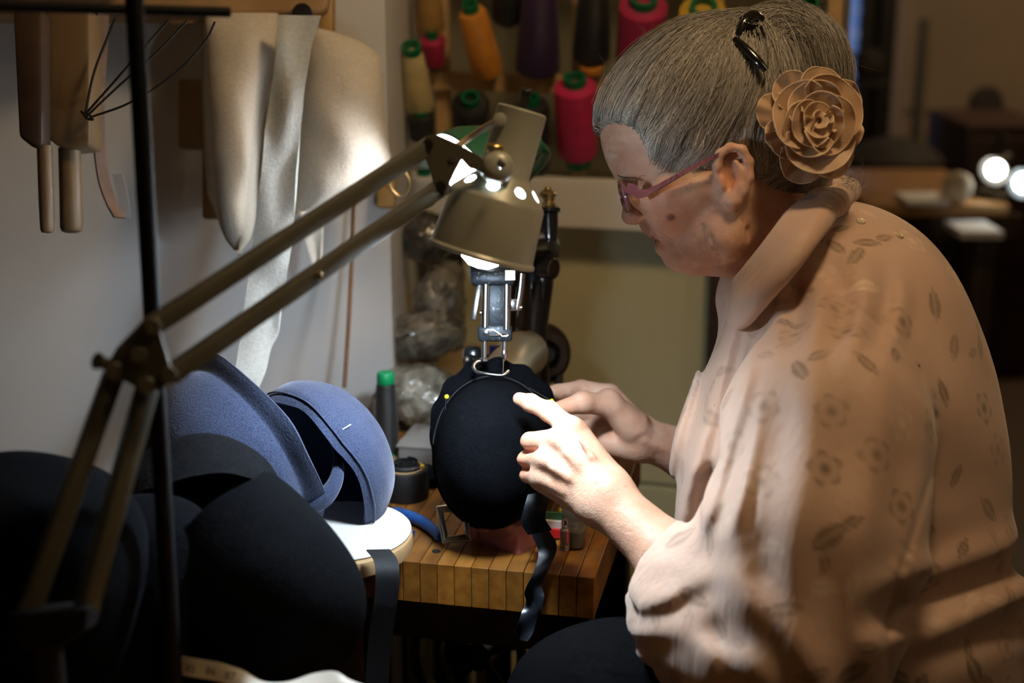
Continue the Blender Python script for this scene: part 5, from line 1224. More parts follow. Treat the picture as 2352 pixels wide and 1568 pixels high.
S.chain([FM[2], Hc(1312, 998, 1.534), Hc(1262, 1000, 1.520), Hc(1232, 1000, 1.502)], [0.0105, 0.0090, 0.0080, 0.0066], k=0.003)
S.chain([FM[3], Hc(1325, 1034, 1.524), Hc(1285, 1040, 1.514), Hc(1260, 1040, 1.502)], [0.0095, 0.0080, 0.0070, 0.0060], k=0.003)
for (p, q) in (((1370, 960), (1420, 975)), ((1352, 972), (1412, 1000)), ((1405, 950), (1440, 962)), ((1412, 940), (1450, 950))):   # palm lines
    S.cap(Hc(*p, 1.474), Hc(*q, 1.472), 0.0012, k=0.006, mode='s')
for (p, q) in (((1478, 985), (1560, 1015)), ((1480, 1012), (1560, 1045))):
    S.cap(Hc(*p, 1.4655), Hc(*q, 1.4865), 0.0020, k=0.008)
BV, BQ = S.mesh(Hc(1100, 1568, 1.10) - np.array([0.05, 0.10, 0]), np.array([0.46, 0.36, 1.68]), 0.0021)
root = W(1930, 1640, 1.38); root.z = 0.0
wo = Thing('person', root, 'woman in a peach floral blouse bending over the hat, grey hair pinned up', 'person')
body = mk_np('body', c2w(BV), BQ, m_skin, wo.base); body.parent = wo.o
# pigment: lips, mole, flushed cheeks and fingertips
ca = body.data.color_attributes.new('tint', 'FLOAT_COLOR', 'POINT')
tint = np.ones((len(BV), 4), np.float32)
def spot(c, r, colr, soft=0.5):
    d = np.linalg.norm(BV - c, axis=1); w_ = np.clip((r - d) / (r * soft), 0, 1)[:, None]
    tint[:, :3] = tint[:, :3] * (1 - w_) + tint[:, :3] * np.array(colr) * w_
for dd in np.linspace(-0.018, 0.018, 9):
    spot(Hc(1500 + abs(dd) * 700, 541, D0 + dd), 0.0062, (0.93, 0.72, 0.72)); spot(Hc(1518 + abs(dd) * 500, 562, D0 + dd), 0.0066, (0.93, 0.66, 0.68))
    spot(Hc(1512 + abs(dd) * 700, 550, D0 + dd), 0.0030, (0.30, 0.10, 0.10))
spot(Hc(1541, 497, D0 - 0.055), 0.0052, (0.35, 0.28, 0.26), 0.4)
for sgn in (-1, 1): spot(Hc(1535, 490, D0 + sgn * 0.05), 0.030, (1.0, 0.80, 0.76), 0.9)
spot(Hc(1440, 495, D0), 0.018, (1.0, 0.84, 0.80), 0.9)
for p in (Hc(1193, 916, 1.353), Hc(1286, 938, 1.432), Hc(1400, 990, 1.472), Hc(1216, 1014, 1.33), Hc(1209, 1055, 1.33), Hc(1212, 1090, 1.33)): spot(p, 0.022, (1.0, 0.82, 0.76), 0.9)
spot(Hc(1676, 408, D0 - 0.078), 0.016, (0.95, 0.66, 0.52), 0.9)
ca.data.foreach_set('color', tint.ravel())
wo.part('teeth', tube([c2w(Hc(1514, 546, D0 - 0.012)), c2w(Hc(1508, 545, D0 - 0.004)), c2w(Hc(1507, 545, D0)), c2w(Hc(1514, 546, D0 + 0.012))], 0.0021, 8, n=12), mat('tooth enamel', (0.72, 0.66, 0.52), rough=0.25))
wo.part('eyebrow', tube([c2w(Hc(1420, 402, D0 - 0.020)), c2w(Hc(1436, 409, D0 - 0.034)), c2w(Hc(1462, 414, D0 - 0.048))], [0.0008, 0.0016, 0.0010], 8, n=12), mat('grey brown brow', (0.12, 0.09, 0.06), rough=0.8))
wo.part('eyelashes', tube([c2w(Hc(1450, 459, D0 - 0.036)), c2w(Hc(1462, 464, D0 - 0.042)), c2w(Hc(1480, 463, D0 - 0.047))], 0.0007, 6, n=10), mat('dark lash', (0.04, 0.03, 0.02), rough=0.8))

def nfield(P, s, seed):
    """cheap smooth noise: sum of turned sines"""
    r = np.random.default_rng(seed); o = np.zeros(len(P))
    for _ in range(6):
        k_ = r.normal(0, 1, 3); k_ /= np.linalg.norm(k_); o += np.sin(P @ k_ * s * r.uniform(0.6, 1.5) + r.uniform(0, 6.28))
    return o / 3.0
# ---- hair
G = Sdf()
G.ell(Hc(1616, 232, D0), (0.099, 0.069, 0.0815), 22, k=0.03)
G.ell(Hc(1470, 275, D0), (0.034, 0.036, 0.060), 50, k=0.012)
G.ell(Hc(1800, 175, D0 + 0.005), (0.066, 0.064, 0.056), -35, k=0.03)
G.ell(Hc(1745, 330, D0), (0.050, 0.058, 0.073), -20, k=0.03)
G.ell(Hc(1815, 395, D0), (0.040, 0.040, 0.055), -20, k=0.03)
G.ell(Hc(1560, 345, D0), (0.050, 0.024, 0.0735), 4, k=0.02)
G.ell(Hc(1683, 420, D0 - 0.080), (0.0235, 0.040, 0.030), -8, k=0.008, mode='s')
G.ell(Hc(1683, 420, D0 + 0.080), (0.0235, 0.040, 0.030), -8, k=0.008, mode='s')
for z_s in (-1, 1): G.ell(Hc(1412, 366, D0 + z_s * 0.03), (0.029, 0.0335, 0.07), 8, k=0.008, mode='s')
HV, HQ = G.mesh(Hc(1340, 520, 1.20), Hc(2020, -30, 1.52) + np.array([0, 0, 0]), 0.003)
def hair_mat(name, a, b):
    m = bpy.data.materials.new(name); m.use_nodes = True; nt = m.node_tree; N = nt.nodes; L = nt.links; bs = N['Principled BSDF']
    bs.inputs['Roughness'].default_value = 0.42; bs.inputs['Sheen Weight'].default_value = 0.1
    at = N.new('ShaderNodeAttribute'); at.attribute_name = 'tone'; r = N.new('ShaderNodeValToRGB')
    r.color_ramp.elements[0].color = (*a, 1); r.color_ramp.elements[1].color = (*b, 1)
    L.new(at.outputs['Fac'], r.inputs['Fac']); L.new(r.outputs['Color'], bs.inputs['Base Color']); return m
m_hair = hair_mat('grey hair', (0.075, 0.058, 0.040), (0.66, 0.60, 0.51))
rng = np.random.default_rng(5)
HD_ = Sdf()
HD_.ell(Hc(1625, 262, D0), (0.098, 0.084, 0.0735), 20, k=0.02); HD_.ell(Hc(1490, 322, D0), (0.042, 0.058, 0.060), 14, k=0.02); HD_.ell(Hc(1560, 440, D0), (0.0415, 0.050, 0.060), 20, k=0.02)
HD_.ops += G.ops[:6]; HD_.ops.append(G.ops[-2])
def strands(starts, target, n=16, lift=0.002, spread=0.012, bend=0.0, tmin=0.45):
    starts = np.asarray(starts); M_ = len(starts); T = np.asarray(target) + rng.normal(0, spread, (M_, 3)) * np.array([1, 1, 0.8])
    t_end = rng.uniform(tmin, 1.0, M_)
    ts = np.linspace(0, 1, n)[None, :] * t_end[:, None]
    Pp = starts[:, None, :] * (1 - ts[..., None]) + T[:, None, :] * ts[..., None]
    sag = np.sin(ts * PI)[..., None] * np.array([0, bend, 0]); Pp = Pp + sag
    ph = rng.uniform(0, 6.28, (M_, 1)); wob = rng.normal(0, 0.0012, (M_, 1))
    Pp = Pp + (np.sin(ts * 9 + ph) * wob)[..., None] * np.array([0.5, 1, 0])
    q = HD_.project(Pp.reshape(-1, 3), it=4)
    off = (np.abs(rng.normal(0, lift, (M_, 1))) * np.sin(np.clip(ts + 0.08, 0, 1) * PI * 0.9) + 0.0004)
    g_ = HD_.grad(q); return (q + g_ * off.reshape(-1, 1)).reshape(M_, n, 3)
# swept back from hairline to the clip
hl = spline([Hc(1396, 277, D0 + 0.045), Hc(1380, 281, D0), Hc(1398, 288, D0 - 0.045), Hc(1445, 284, D0 - 0.060), Hc(1474, 300, D0 - 0.066), Hc(1486, 345, D0 - 0.068), Hc(1515, 382, D0 - 0.071), Hc(1570, 394, D0 - 0.075), Hc(1625, 394, D0 - 0.077), Hc(1650, 362, D0 - 0.078), Hc(1672, 334, D0 - 0.08), Hc(1715, 345, D0 - 0.078), Hc(1740, 400, D0 - 0.074), Hc(1770, 460, D0 - 0.068), Hc(1830, 480, D0 - 0.06)], 400)
hl = np.array(hl)
TG = Hc(1722, 82, D0 - 0.028)
ii = rng.integers(0, 400, 1900); st = hl[ii]; dv = st - TG; dv /= np.linalg.norm(dv, axis=1, keepdims=True)
ext = rng.beta(1.2, 3.0, (1900, 1)) * np.interp(ii, [0, 60, 130, 180, 230, 250, 400], [0.005, 0.008, 0.012, 0.014, 0.012, 0.004, 0.008])[:, None]
A_ = strands(st + dv * ext + rng.normal(0, 0.003, (1900, 3)), TG, n=20, lift=0.0014, bend=0.012, tmin=0.7)
st = hl[rng.integers(0, 400, 1800)]; mx_ = rng.uniform(0, 0.75, (1800, 1)); st = st * (1 - mx_) + TG * mx_ + rng.normal(0, 0.006, (1800, 3)); B_ = strands(st, TG, lift=0.0022, bend=0.004, tmin=0.5)
top = np.array([Hc(x, y, D0 + w0) for x, y, w0 in [(1395 + i * 0.9, 235 - i * 0.55, rng.uniform(-0.06, 0.05)) for i in range(300)]]); C_ = strands(top[rng.integers(0, 300, 700)], TG, lift=0.002, bend=0.006)
# bun: over and down behind the clip
bs_ = np.array([Hc(1745 + rng.uniform(-20, 50), 60 + rng.uniform(-30, 60), D0 + rng.uniform(-0.05, 0.04)) for _ in range(1000)]); D_ = strands(bs_, Hc(1925, 240, D0 - 0.035), lift=0.003, bend=0.03, spread=0.018, tmin=0.6)
np_ = np.array([Hc(1780 + rng.uniform(-40, 90), 440 + rng.uniform(-60, 30), D0 - 0.06) for _ in range(500)]); E_ = strands(np_, Hc(1880, 250, D0 - 0.05), lift=0.0025, spread=0.015)
# loose wisps: temple curls, nape, crown flyaways
def wisps(cs, n_, L_, curl, seed):
    r = np.random.default_rng(seed); out = []
    for _ in range(n_):
        c = np.array(cs[r.integers(0, len(cs))]) + r.normal(0, 0.004, 3); d = r.normal(0, 1, 3); d[2] = -abs(d[2]) * 0.6; d /= np.linalg.norm(d)
        e = np.cross(d, r.normal(0, 1, 3)); e /= np.linalg.norm(e); LL = L_ * r.uniform(0.5, 1.2)
        s_ = np.linspace(0, 1, 16)[:, None]; cu = curl * r.uniform(0.4, 1.4)
        out.append(c + d * (np.sin(s_ * cu) / cu * LL) + e * ((1 - np.cos(s_ * cu)) / cu * LL))
    return np.array(out)
F_ = wisps([Hc(1510, 385, D0 - 0.070), Hc(1560, 398, D0 - 0.076), Hc(1600, 404, D0 - 0.079), Hc(1620, 385, D0 - 0.082)], 26, 0.018, 2.6, 1)
H_ = wisps([Hc(1950, 410, D0 - 0.02), Hc(1965, 420, D0 - 0.01), Hc(1900, 330, D0 - 0.03), Hc(1940, 300, D0)], 130, 0.024, 3.5, 2)
I_ = wisps([Hc(1500, 95, D0 - 0.03), Hc(1600, 70, D0 - 0.03), Hc(1820, 25, D0), Hc(1400, 190, D0 - 0.03), Hc(1930, 140, D0)], 60, 0.030, 1.6, 3)
def sweep(P):
    v = P - TG; a = np.arctan2(v[:, 1], v[:, 0]); el = np.arctan2(v[:, 2], np.hypot(v[:, 0], v[:, 1]) + 1e-6)
    return 0.17 * np.sin(a * 23 + el * 9) + 0.13 * np.sin(a * 51 + 1.3 - el * 17) + 0.10 * np.sin(a * 97 + el * 31 + 0.7)
def strand_mesh(St, r):
    M_, n, _ = St.shape; tg = np.gradient(St, axis=1); tg /= np.linalg.norm(tg, axis=2, keepdims=True) + 1e-9
    u = np.cross(tg, np.array([0.3, 0.2, 1.0])); u /= np.linalg.norm(u, axis=2, keepdims=True) + 1e-9; v = np.cross(tg, u)
    rr = r * np.linspace(1, 0.35, n)[None, :, None]
    ring = np.stack([St + (u * math.cos(a) + v * math.sin(a)) * rr for a in (0, 2.094, 4.189)], 2)      # M n 3 3
    V = ring.reshape(-1, 3); ix = np.arange(M_ * n * 3).reshape(M_, n, 3); Q = []
    for k in range(3): Q.append(np.stack([ix[:, :-1, k], ix[:, :-1, (k + 1) % 3], ix[:, 1:, (k + 1) % 3], ix[:, 1:, k]], -1).reshape(-1, 4))
    return V, np.concatenate(Q), np.repeat(np.clip(0.46 + sweep(St[:, 0]) + np.random.default_rng(9).normal(0, 0.15, M_), 0.02, 1), n * 3)
hv = [HV]; hq = [HQ]; tn = [np.clip(0.30 + 0.8 * sweep(HV), 0, 1)]; n0 = len(HV)
for St, r in ((A_, 0.00040), (B_, 0.00040), (C_, 0.00040), (D_, 0.00040), (E_, 0.00036), (F_, 0.00022), (H_, 0.00020), (I_, 0.00016)):
    v_, q_, t_ = strand_mesh(St, r); hv.append(v_); hq.append(q_ + n0); tn.append(t_); n0 += len(v_)
hair = mk_np('hair', c2w(np.concatenate(hv)), np.concatenate(hq), m_hair, wo.base); hair.parent = wo.o
ta = hair.data.attributes.new('tone', 'FLOAT', 'POINT'); ta.data.foreach_set('value', np.concatenate(tn).astype(np.float32))

# ---- blouse
def blouse_mat():
    m = bpy.data.materials.new('peach floral voile'); m.use_nodes = True; nt = m.node_tree; N = nt.nodes; L = nt.links; b = N['Principled BSDF']
    b.inputs['Roughness'].default_value = 0.6; b.inputs['Sheen Weight'].default_value = 0.25; b.inputs['Specular IOR Level'].default_value = 0.3
    b.inputs['Subsurface Weight'].default_value = 0.15; b.inputs['Subsurface Scale'].default_value = 0.006
    tc = N.new('ShaderNodeTexCoord'); n2 = N.new('ShaderNodeTexNoise'); n2.inputs['Scale'].default_value = 9; n2.inputs['Detail'].default_value = 2; L.new(tc.outputs['Object'], n2.inputs['Vector'])
    base = N.new('ShaderNodeValToRGB'); base.color_ramp.elements[0].position = 0.35; base.color_ramp.elements[1].position = 0.65
    base.color_ramp.elements[0].color = (0.51, 0.34, 0.255, 1); base.color_ramp.elements[1].color = (0.61, 0.43, 0.335, 1); L.new(n2.outputs['Fac'], base.inputs['Fac'])
    a1 = N.new('ShaderNodeAttribute'); a1.attribute_name = 'leaf'; a2 = N.new('ShaderNodeAttribute'); a2.attribute_name = 'bloom'
    mx = N.new('ShaderNodeMix'); mx.data_type = 'RGBA'; L.new(a1.outputs['Fac'], mx.inputs['Factor']); L.new(base.outputs['Color'], mx.inputs['A']); mx.inputs['B'].default_value = (0.20, 0.135, 0.085, 1)
    m3 = N.new('ShaderNodeMix'); m3.data_type = 'RGBA'; L.new(a2.outputs['Fac'], m3.inputs['Factor']); L.new(mx.outputs['Result'], m3.inputs['A']); m3.inputs['B'].default_value = (0.74, 0.58, 0.45, 1)
    L.new(m3.outputs['Result'], b.inputs['Base Color'])
    wv = N.new('ShaderNodeTexNoise'); wv.inputs['Scale'].default_value = 160; wm = N.new('ShaderNodeMapping'); wm.inputs['Scale'].default_value = (1, 1, 0.12); L.new(tc.outputs['Object'], wm.inputs[0]); L.new(wm.outputs[0], wv.inputs['Vector'])
    bp = N.new('ShaderNodeBump'); bp.inputs['Strength'].default_value = 0.35; bp.inputs['Distance'].default_value = 0.002; L.new(wv.outputs['Fac'], bp.inputs['Height']); L.new(bp.outputs['Normal'], b.inputs['Normal'])
    return m
m_blouse = blouse_mat()
B = Sdf()
B.ell(Hc(1905, 700, 1.39), (0.108, 0.092, 0.120), -38, k=0.03)
B.ell(Hc(1955, 880, 1.385), (0.126, 0.150, 0.145), 0, k=0.05)
B.ell(Hc(1938, 1100, 1.385), (0.152, 0.160, 0.160), 0, k=0.05)
B.ell(Hc(1965, 1390, 1.385), (0.155, 0.160, 0.165), 0, k=0.05)
B.cap(Hc(1830, 690, 1.36), Hc(1775, 880, 1.37), 0.045, 0.050, k=0.03)
B.chain([Hc(1775, 880, 1.37), Hc(1700, 1040, 1.38), Hc(1685, 1160, 1.38)], [0.050, 0.050, 0.055], k=0.03)
B.cap(Hc(1940, 1560, 1.39), Hc(1940, 1640, 1.39), 0.155, k=0.05)
# near sleeve
B.chain([Hc(1910, 830, 1.268), Hc(1892, 990, 1.215), Hc(1862, 1230, 1.180), Hc(1815, 1440, 1.172)], [0.064, 0.086, 0.088, 0.084], k=0.03)
B.chain([Hc(1815, 1440, 1.172), Hc(1720, 1470, 1.185), Hc(1610, 1385, 1.205), Hc(1556, 1318, 1.232)], [0.084, 0.070, 0.056, 0.040], k=0.03)
# far sleeve
B.chain([Hc(1870, 820, 1.50), Hc(1840, 1000, 1.57), Hc(1800, 1180, 1.575), Hc(1680, 1090, 1.545)], [0.070, 0.080, 0.075, 0.045], k=0.03)
wr = Hc(1535, 1285, 1.24); B.plane(wr, Hc(1388, 1142, 1.292) - Hc(1700, 1440, 1.20), R=0.12, k=0.006)
SLD = (Hc(1815, 1440, 1.172) - Hc(1900, 770, 1.262)); SLD /= np.linalg.norm(SLD); FAD = Hc(1540, 1290, 1.24) - Hc(1720, 1470, 1.185); FAD /= np.linalg.norm(FAD)
def folds(P):
    px = P[:, 0] / P[:, 2] * FPX + 1176; py = 784 - P[:, 1] / P[:, 2] * FPX
    o = nfield(P, 45, 1) * 0.0022
    # long folds down the chest front
    wch = np.clip((1760 - px) / 90, 0, 1) * np.clip((py - 640) / 120, 0, 1) * np.clip((1240 - py) / 60, 0, 1)
    o += wch * 0.0045 * np.sin((px + 0.28 * (py - 900)) / 11.0 + nfield(P, 25, 2) * 1.2)
    # gathers at the sleeve head
    wsh = np.exp(-((py - 715) / 85) ** 2) * np.clip((px - 1740) / 60, 0, 1) * np.clip((2120 - px) / 80, 0, 1)
    o += wsh * 0.0045 * np.sin(px / 15.0 + nfield(P, 30, 3) * 1.3)
    # drags down the sleeve
    wsl = np.clip((py - 800) / 150, 0, 1) * np.clip((2130 - px) / 80, 0, 1) * np.clip((px - 1600) / 60, 0, 1)
    o += wsl * 0.0030 * np.sin((px - 0.10 * py) / 26.0 + nfield(P, 18, 4) * 2.0)
    # crumple at the cuff, elbow and waist
    q = (P - Hc(1560, 1318, 1.232)); al = q @ FAD; wcf = np.exp(-((np.linalg.norm(q, axis=1)) / 0.075) ** 2)
    o += wcf * (0.0065 * np.sin(P @ np.array([160., -190., 90.]) + nfield(P, 50, 5) * 1.6) + 0.003 * nfield(P, 150, 6))
    wel = np.exp(-(((px - 1700) / 130) ** 2 + ((py - 1440) / 110) ** 2)); o += wel * 0.007 * np.sin(P @ np.array([110., 60., 20.]) + nfield(P, 40, 7) * 1.6)
    wwa = np.exp(-((py - 1400 + 0.25 * (px - 2100)) / 110) ** 2) * np.clip((px - 1950) / 120, 0, 1)
    o += wwa * 0.0085 * np.sin((py + 0.32 * (px - 2000)) / 24.0 + nfield(P, 22, 8) * 1.3)
    # armhole seam as a shallow groove
    sx = np.interp(py, [650, 700, 760, 850, 960, 1100, 1250, 1400], [1790, 1960, 2040, 2110, 2148, 2135, 2090, 2040])
    near = np.clip((1.36 - P[:, 2]) / 0.03, 0, 1); o += near * 0.0022 * np.exp(-((px - sx) / 8.0) ** 2)
    return o
B.mod(folds)
LV, LQ = B.mesh(Hc(1440, 1780, 1.0) - np.array([0.02, 0.02, 0.02]), np.array([0.54, 0.20, 1.75]), 0.0029)
blouse = mk_np('blouse', c2w(LV), LQ, m_blouse, wo.base); blouse.parent = wo.o; 
# woven sprays: leaves and small blooms laid on the cloth
def sprays(V, count, seed):
    r = np.random.default_rng(seed); dark = np.zeros(len(V)); light = np.zeros(len(V))
    vis = np.where((V[:, 2] < 1.46))[0]; cen = []
    while len(cen) < count:
        c = V[vis[r.integers(0, len(vis))]]
        if not cen or np.min(np.linalg.norm(np.array(cen) - c, axis=1)) > 0.040 or r.uniform() < 0.004: cen.append(c)
    gs = B.grad(np.array(cen))
    for c, g in zip(cen, gs):
        near = np.where(np.abs(V - c).max(1) < 0.045)[0]; D = V[near] - c
        u = np.cross(g, np.array([0.2, 1.0, 0.1])); u /= np.linalg.norm(u); v = np.cross(g, u)
        th = r.uniform(0, 6.28); uu = D @ (u * math.cos(th) + v * math.sin(th)); vv = D @ (-u * math.sin(th) + v * math.cos(th)); hh = np.abs(D @ g)
        py = 784 - c[1] / c[2] * FPX; px = c[0] / c[2] * FPX + 1176
        val = np.zeros(len(near)); kind = r.uniform()
        if kind < 0.62:
            for k in range(r.integers(1, 4)):
                a = r.uniform(-0.7, 0.7) + (k % 2) * 2.4; ox, oy = (0, 0) if k == 0 else (0.021 * math.cos(a), 0.021 * math.sin(a))
                x = (uu - ox) * math.cos(a) + (vv - oy) * math.sin(a); y = -(uu - ox) * math.sin(a) + (vv - oy) * math.cos(a)
                l = r.uniform(0.012, 0.0175) * (1 if k == 0 else 0.8); w_ = l * r.uniform(0.40, 0.55)
                q = np.abs(y) / (w_ * np.clip(1 - (x / l) ** 2, 0.001, 1)); e = np.clip((1.0 - q) / 0.35, 0, 1) * (np.abs(x) < l)
                val = np.maximum(val, e * (1 - 0.45 * np.exp(-(y / 0.0016) ** 2)) * (1 - 0.35 * np.clip(1 - q * 1.6, 0, 1)))
        else:
            rr = np.hypot(uu, vv); an = np.arctan2(vv, uu); pet = 0.0165 * (0.72 + 0.28 * np.abs(np.cos(an * 2.5)))
            val = np.clip((pet - rr) / 0.003, 0, 1) * (0.55 + 0.45 * np.cos(rr / 0.0026)); val = np.clip(val, 0, 1)
        val = val * np.clip(1 - hh / 0.02, 0, 1)
        if py < 660 and r.uniform() < 0.75: light[near] = np.maximum(light[near], val * 0.95)
        elif r.uniform() < 0.16: light[near] = np.maximum(light[near], val * 0.6)
        else: dark[near] = np.maximum(dark[near], np.minimum(val * r.uniform(0.65, 1.1) * (0.65 if px < 1800 else 1.0), 1))
    return dark, light
dk_, lt_ = sprays(LV, 190, 44)
for nm, ar in (('leaf', dk_), ('bloom', lt_)):
    at_ = blouse.data.attributes.new(nm, 'FLOAT', 'POINT'); at_.data.foreach_set('value', ar.astype(np.float32))
blouse['label'] = 'sheer peach blouse with a faint leaf and flower pattern'
# collar: a soft turned band round the neck
K = Sdf()
c_hi = [Hc(1922, 412, 1.40), Hc(1868, 450, 1.315), Hc(1808, 508, 1.278), Hc(1748, 586, 1.278), Hc(1694, 652, 1.310), Hc(1690, 668, 1.37), Hc(1740, 610, 1.43), Hc(1830, 500, 1.45), Hc(1922, 412, 1.40)]
c_lo = [Hc(1962, 448, 1.41), Hc(1920, 488, 1.295), Hc(1858, 560, 1.248), Hc(1790, 650, 1.245), Hc(1716, 728, 1.285), Hc(1700, 735, 1.37), Hc(1760, 660, 1.45), Hc(1860, 550, 1.47), Hc(1962, 448, 1.41)]
hi_ = spline(c_hi, 64); lo_ = spline(c_lo, 64)
NC = np.array(Hc(1790, 560, 1.37))
for q in np.linspace(0, 1, 7):
    ln = []
    for a_, b_ in zip(hi_, lo_):
        c_ = a_ * (1 - q) + b_ * q; o_ = c_ - NC; o_ = o_ / np.linalg.norm(o_); ln.append(c_ + o_ * (0.006 * math.sin(PI * q) - 0.003 * math.sin(2 * PI * q)))
    K.chain(ln, [0.0044] * 64, k=0.006)
K.mod(lambda P: nfield(P, 90, 12) * 0.0012)
KV, KQ = K.mesh(Hc(1650, 780, 1.20), Hc(2010, 360, 1.52), 0.0032)
collar = mk_np('collar', c2w(KV), KQ, m_blouse, wo.base); collar.parent = blouse
m_pearl = mat('pearl button', (0.72, 0.60, 0.42), rough=0.2, coat=0.8)
def button(x, y, d, nx, ny, r=0.0044):
    c = c2w(B.project(np.array([Hc(x, y, d)]), it=6))[0]; g_ = c2w_dir(B.grad(np.array([Hc(x, y, d)]))[0])
    return wo.part('button', lathe(Vector(c) - g_ * 0.001, g_, [(0, r), (0.0022, r), (0.003, r * 0.85), (0.0022, r * 0.6), (0.0022, r * 0.3), (0.003, r * 0.22), (0.003, 0)], 20), m_pearl, blouse)
button(1985, 480, 1.30, 0, 0); button(2073, 528, 1.30, 0, 0)
for (x, y) in ((1688, 715), (1692, 735)): wo.part('button', sphere(W(x, y, 1.335), 0.0036, 14), m_pearl, blouse)

# ---- long dark skirt over the lap
K2 = Sdf()
def w2c(v): v = np.array(v) - np.array(CAM); return CM.T @ v
hipz = W(1950, 1700, 1.38); 
K2.ell(Hc(1950, 1720, 1.385), (0.175, 0.16, 0.175), 0, k=0.06)
for dd in (1.29, 1.47): K2.cap(Hc(1930, 1720, dd), Hc(1400, 1690, dd), 0.105, 0.090, k=0.06)
K2.cap(Hc(1600, 1700, 1.38), Hc(1400, 1700, 1.38), 0.09, k=0.06)
kn = [w2c((c2w(Hc(1400, 1690, dd))[0], c2w(Hc(1400, 1690, dd))[1], 0.10)) for dd in (1.29, 1.47)]
for k_, dd in zip(kn, (1.29, 1.47)): K2.cap(Hc(1400, 1690, dd), k_, 0.090, 0.12, k=0.06)
K2.mod(lambda P: nfield(P, 40, 21) * 0.004)
SV, SQ = K2.mesh(np.array([-0.12, -1.10, 0.95]), np.array([0.56, -0.12, 1.90]), 0.009)
sk = mk_np('skirt', c2w(SV), SQ, mat('black wool skirt', (0.0025, 0.0025, 0.003), (0.005, 0.005, 0.006), 200, 1.0, spec=0.02), wo.base); sk.parent = wo.o; sk['label'] = 'plain black skirt'
# stool she sits on
sx_ = c2w(Hc(1950, 1720, 1.385)); szz = 0.42
t = Thing('work_stool', (sx_[0], sx_[1], 0), 'dark round work stool beneath the woman', 'stool')
t.part('seat', lathe((sx_[0], sx_[1], szz - 0.05), ZA, [(0, 0.16), (0.01, 0.17), (0.04, 0.17), (0.05, 0.155), (0.05, 0)], 36), m_dkwood)
for k in range(4):
    a = PI / 4 + k * PI / 2; t.part('leg', cyl((sx_[0] + 0.17 * math.cos(a), sx_[1] + 0.17 * math.sin(a), 0), (sx_[0] + 0.12 * math.cos(a), sx_[1] + 0.12 * math.sin(a), szz - 0.05), 0.016, seg=12), m_dkwood)

# ================================================================== WORN THINGS
# ---- glasses
m_frame = mat('mauve plum acetate', (0.16, 0.055, 0.075), (0.26, 0.10, 0.12), 60, 0.18, coat=0.6)
m_lens = mat('spectacle lens', (0.9, 0.9, 0.9), rough=0.02, trans=1.0, spec=0.5)
t = Thing('glasses', W(1440, 455, 1.33), 'mauve framed spectacles on the woman\'s nose', 'glasses')
def gl(v): return Vector(c2w(v))
lensc = {}
for s in (-1, 1):
    rim = []
    for k in range(28):
        a = 2 * PI * k / 28; w_ = D0 + s * (0.033 + 0.024 * math.cos(a)); hgt = math.sin(a)
        rim.append(gl(Hc(1428 - 8 * hgt + 10 * (0.5 + 0.5 * math.cos(a)), 452 - 34 * hgt, w_)))
    t.part('rim', tube(rim, 0.0021, 8, closed=True), m_frame)
    cen = sum(rim, Vector()) / 28; V = [cen] + rim; t.part('lens', (V, [[0, 1 + k, 1 + (k + 1) % 28] for k in range(28)]), m_lens)
    hinge = Hc(1440, 432, D0 + s * 0.059); ear = Hc(1600, 385, D0 + s * 0.079)
    pts = [gl(hinge), gl(Hc(1455, 436, D0 + s * 0.064)), gl(Hc(1470, 446, D0 + s * 0.067)), gl(Hc(1500, 436, D0 + s * 0.070)), gl(Hc(1550, 408, D0 + s * 0.076)), gl(Hc(1612, 374, D0 + s * 0.0815)), gl(Hc(1650, 356, D0 + s * 0.0835))]
    S_ = spline(pts, 24); rows = []
    for k, p in enumerate(S_):
        p = np.array(p); u_ = np.array(CY * 0.88 + CX * 0.45); hh = np.interp(k, [0, 5, 23], [0.0050, 0.0046, 0.0026]); rows.append([p - u_ * hh, p - u_ * hh * 0.4, p + u_ * hh * 0.4, p + u_ * hh])
    t.part('temple', sheet(rows, 0.0026), m_frame)
t.part('bridge', tube([gl(Hc(1431, 440, D0 - 0.010)), gl(Hc(1426, 436, D0)), gl(Hc(1431, 440, D0 + 0.010))], 0.0019, 8, n=10), m_frame)
# ---- hair claw and pin
m_claw = mat('black glossy clip', (0.008, 0.007, 0.006), rough=0.2, coat=0.5)
t = Thing('hair_claw', gl(Hc(1722, 60, D0 - 0.045)), 'small black beaded claw clip on top of the grey hair', 'hair clip')
cc = Hc(1722, 70, D0 - 0.035)
t.part('clip_body', tube([gl(Hc(1692, 92, D0 - 0.070)), gl(Hc(1708, 55, D0 - 0.066)), gl(Hc(1730, 36, D0 - 0.058)), gl(Hc(1752, 44, D0 - 0.053))], [0.003, 0.0055, 0.0055, 0.003], 10, n=16), m_claw)
for k in range(16):
    a = rnd.uniform(0, 6.28); r = rnd.uniform(0, 24); t.part('bead', sphere(gl(Hc(1720 + r * math.cos(a), 56 + r * 0.8 * math.sin(a), D0 - 0.066 + rnd.uniform(-0.004, 0.004))), rnd.uniform(0.002, 0.0034), 10), m_claw)
for k in range(5):
    t.part('prong', tube([gl(Hc(1700 + k * 12, 62, D0 - 0.062)), gl(Hc(1704 + k * 13, 84, D0 - 0.070)), gl(Hc(1716 + k * 12, 104, D0 - 0.066))], [0.0018, 0.0016, 0.0007], 8, n=8), m_claw)
t.part('hair_pin', tube([gl(Hc(1688, 90, D0 - 0.075)), gl(Hc(1716, 115, D0 - 0.084)), gl(Hc(1740, 140, D0 - 0.089)), gl(Hc(1760, 162, D0 - 0.090))], [0.0034, 0.0042, 0.0042, 0.003], 10, n=12), m_claw)
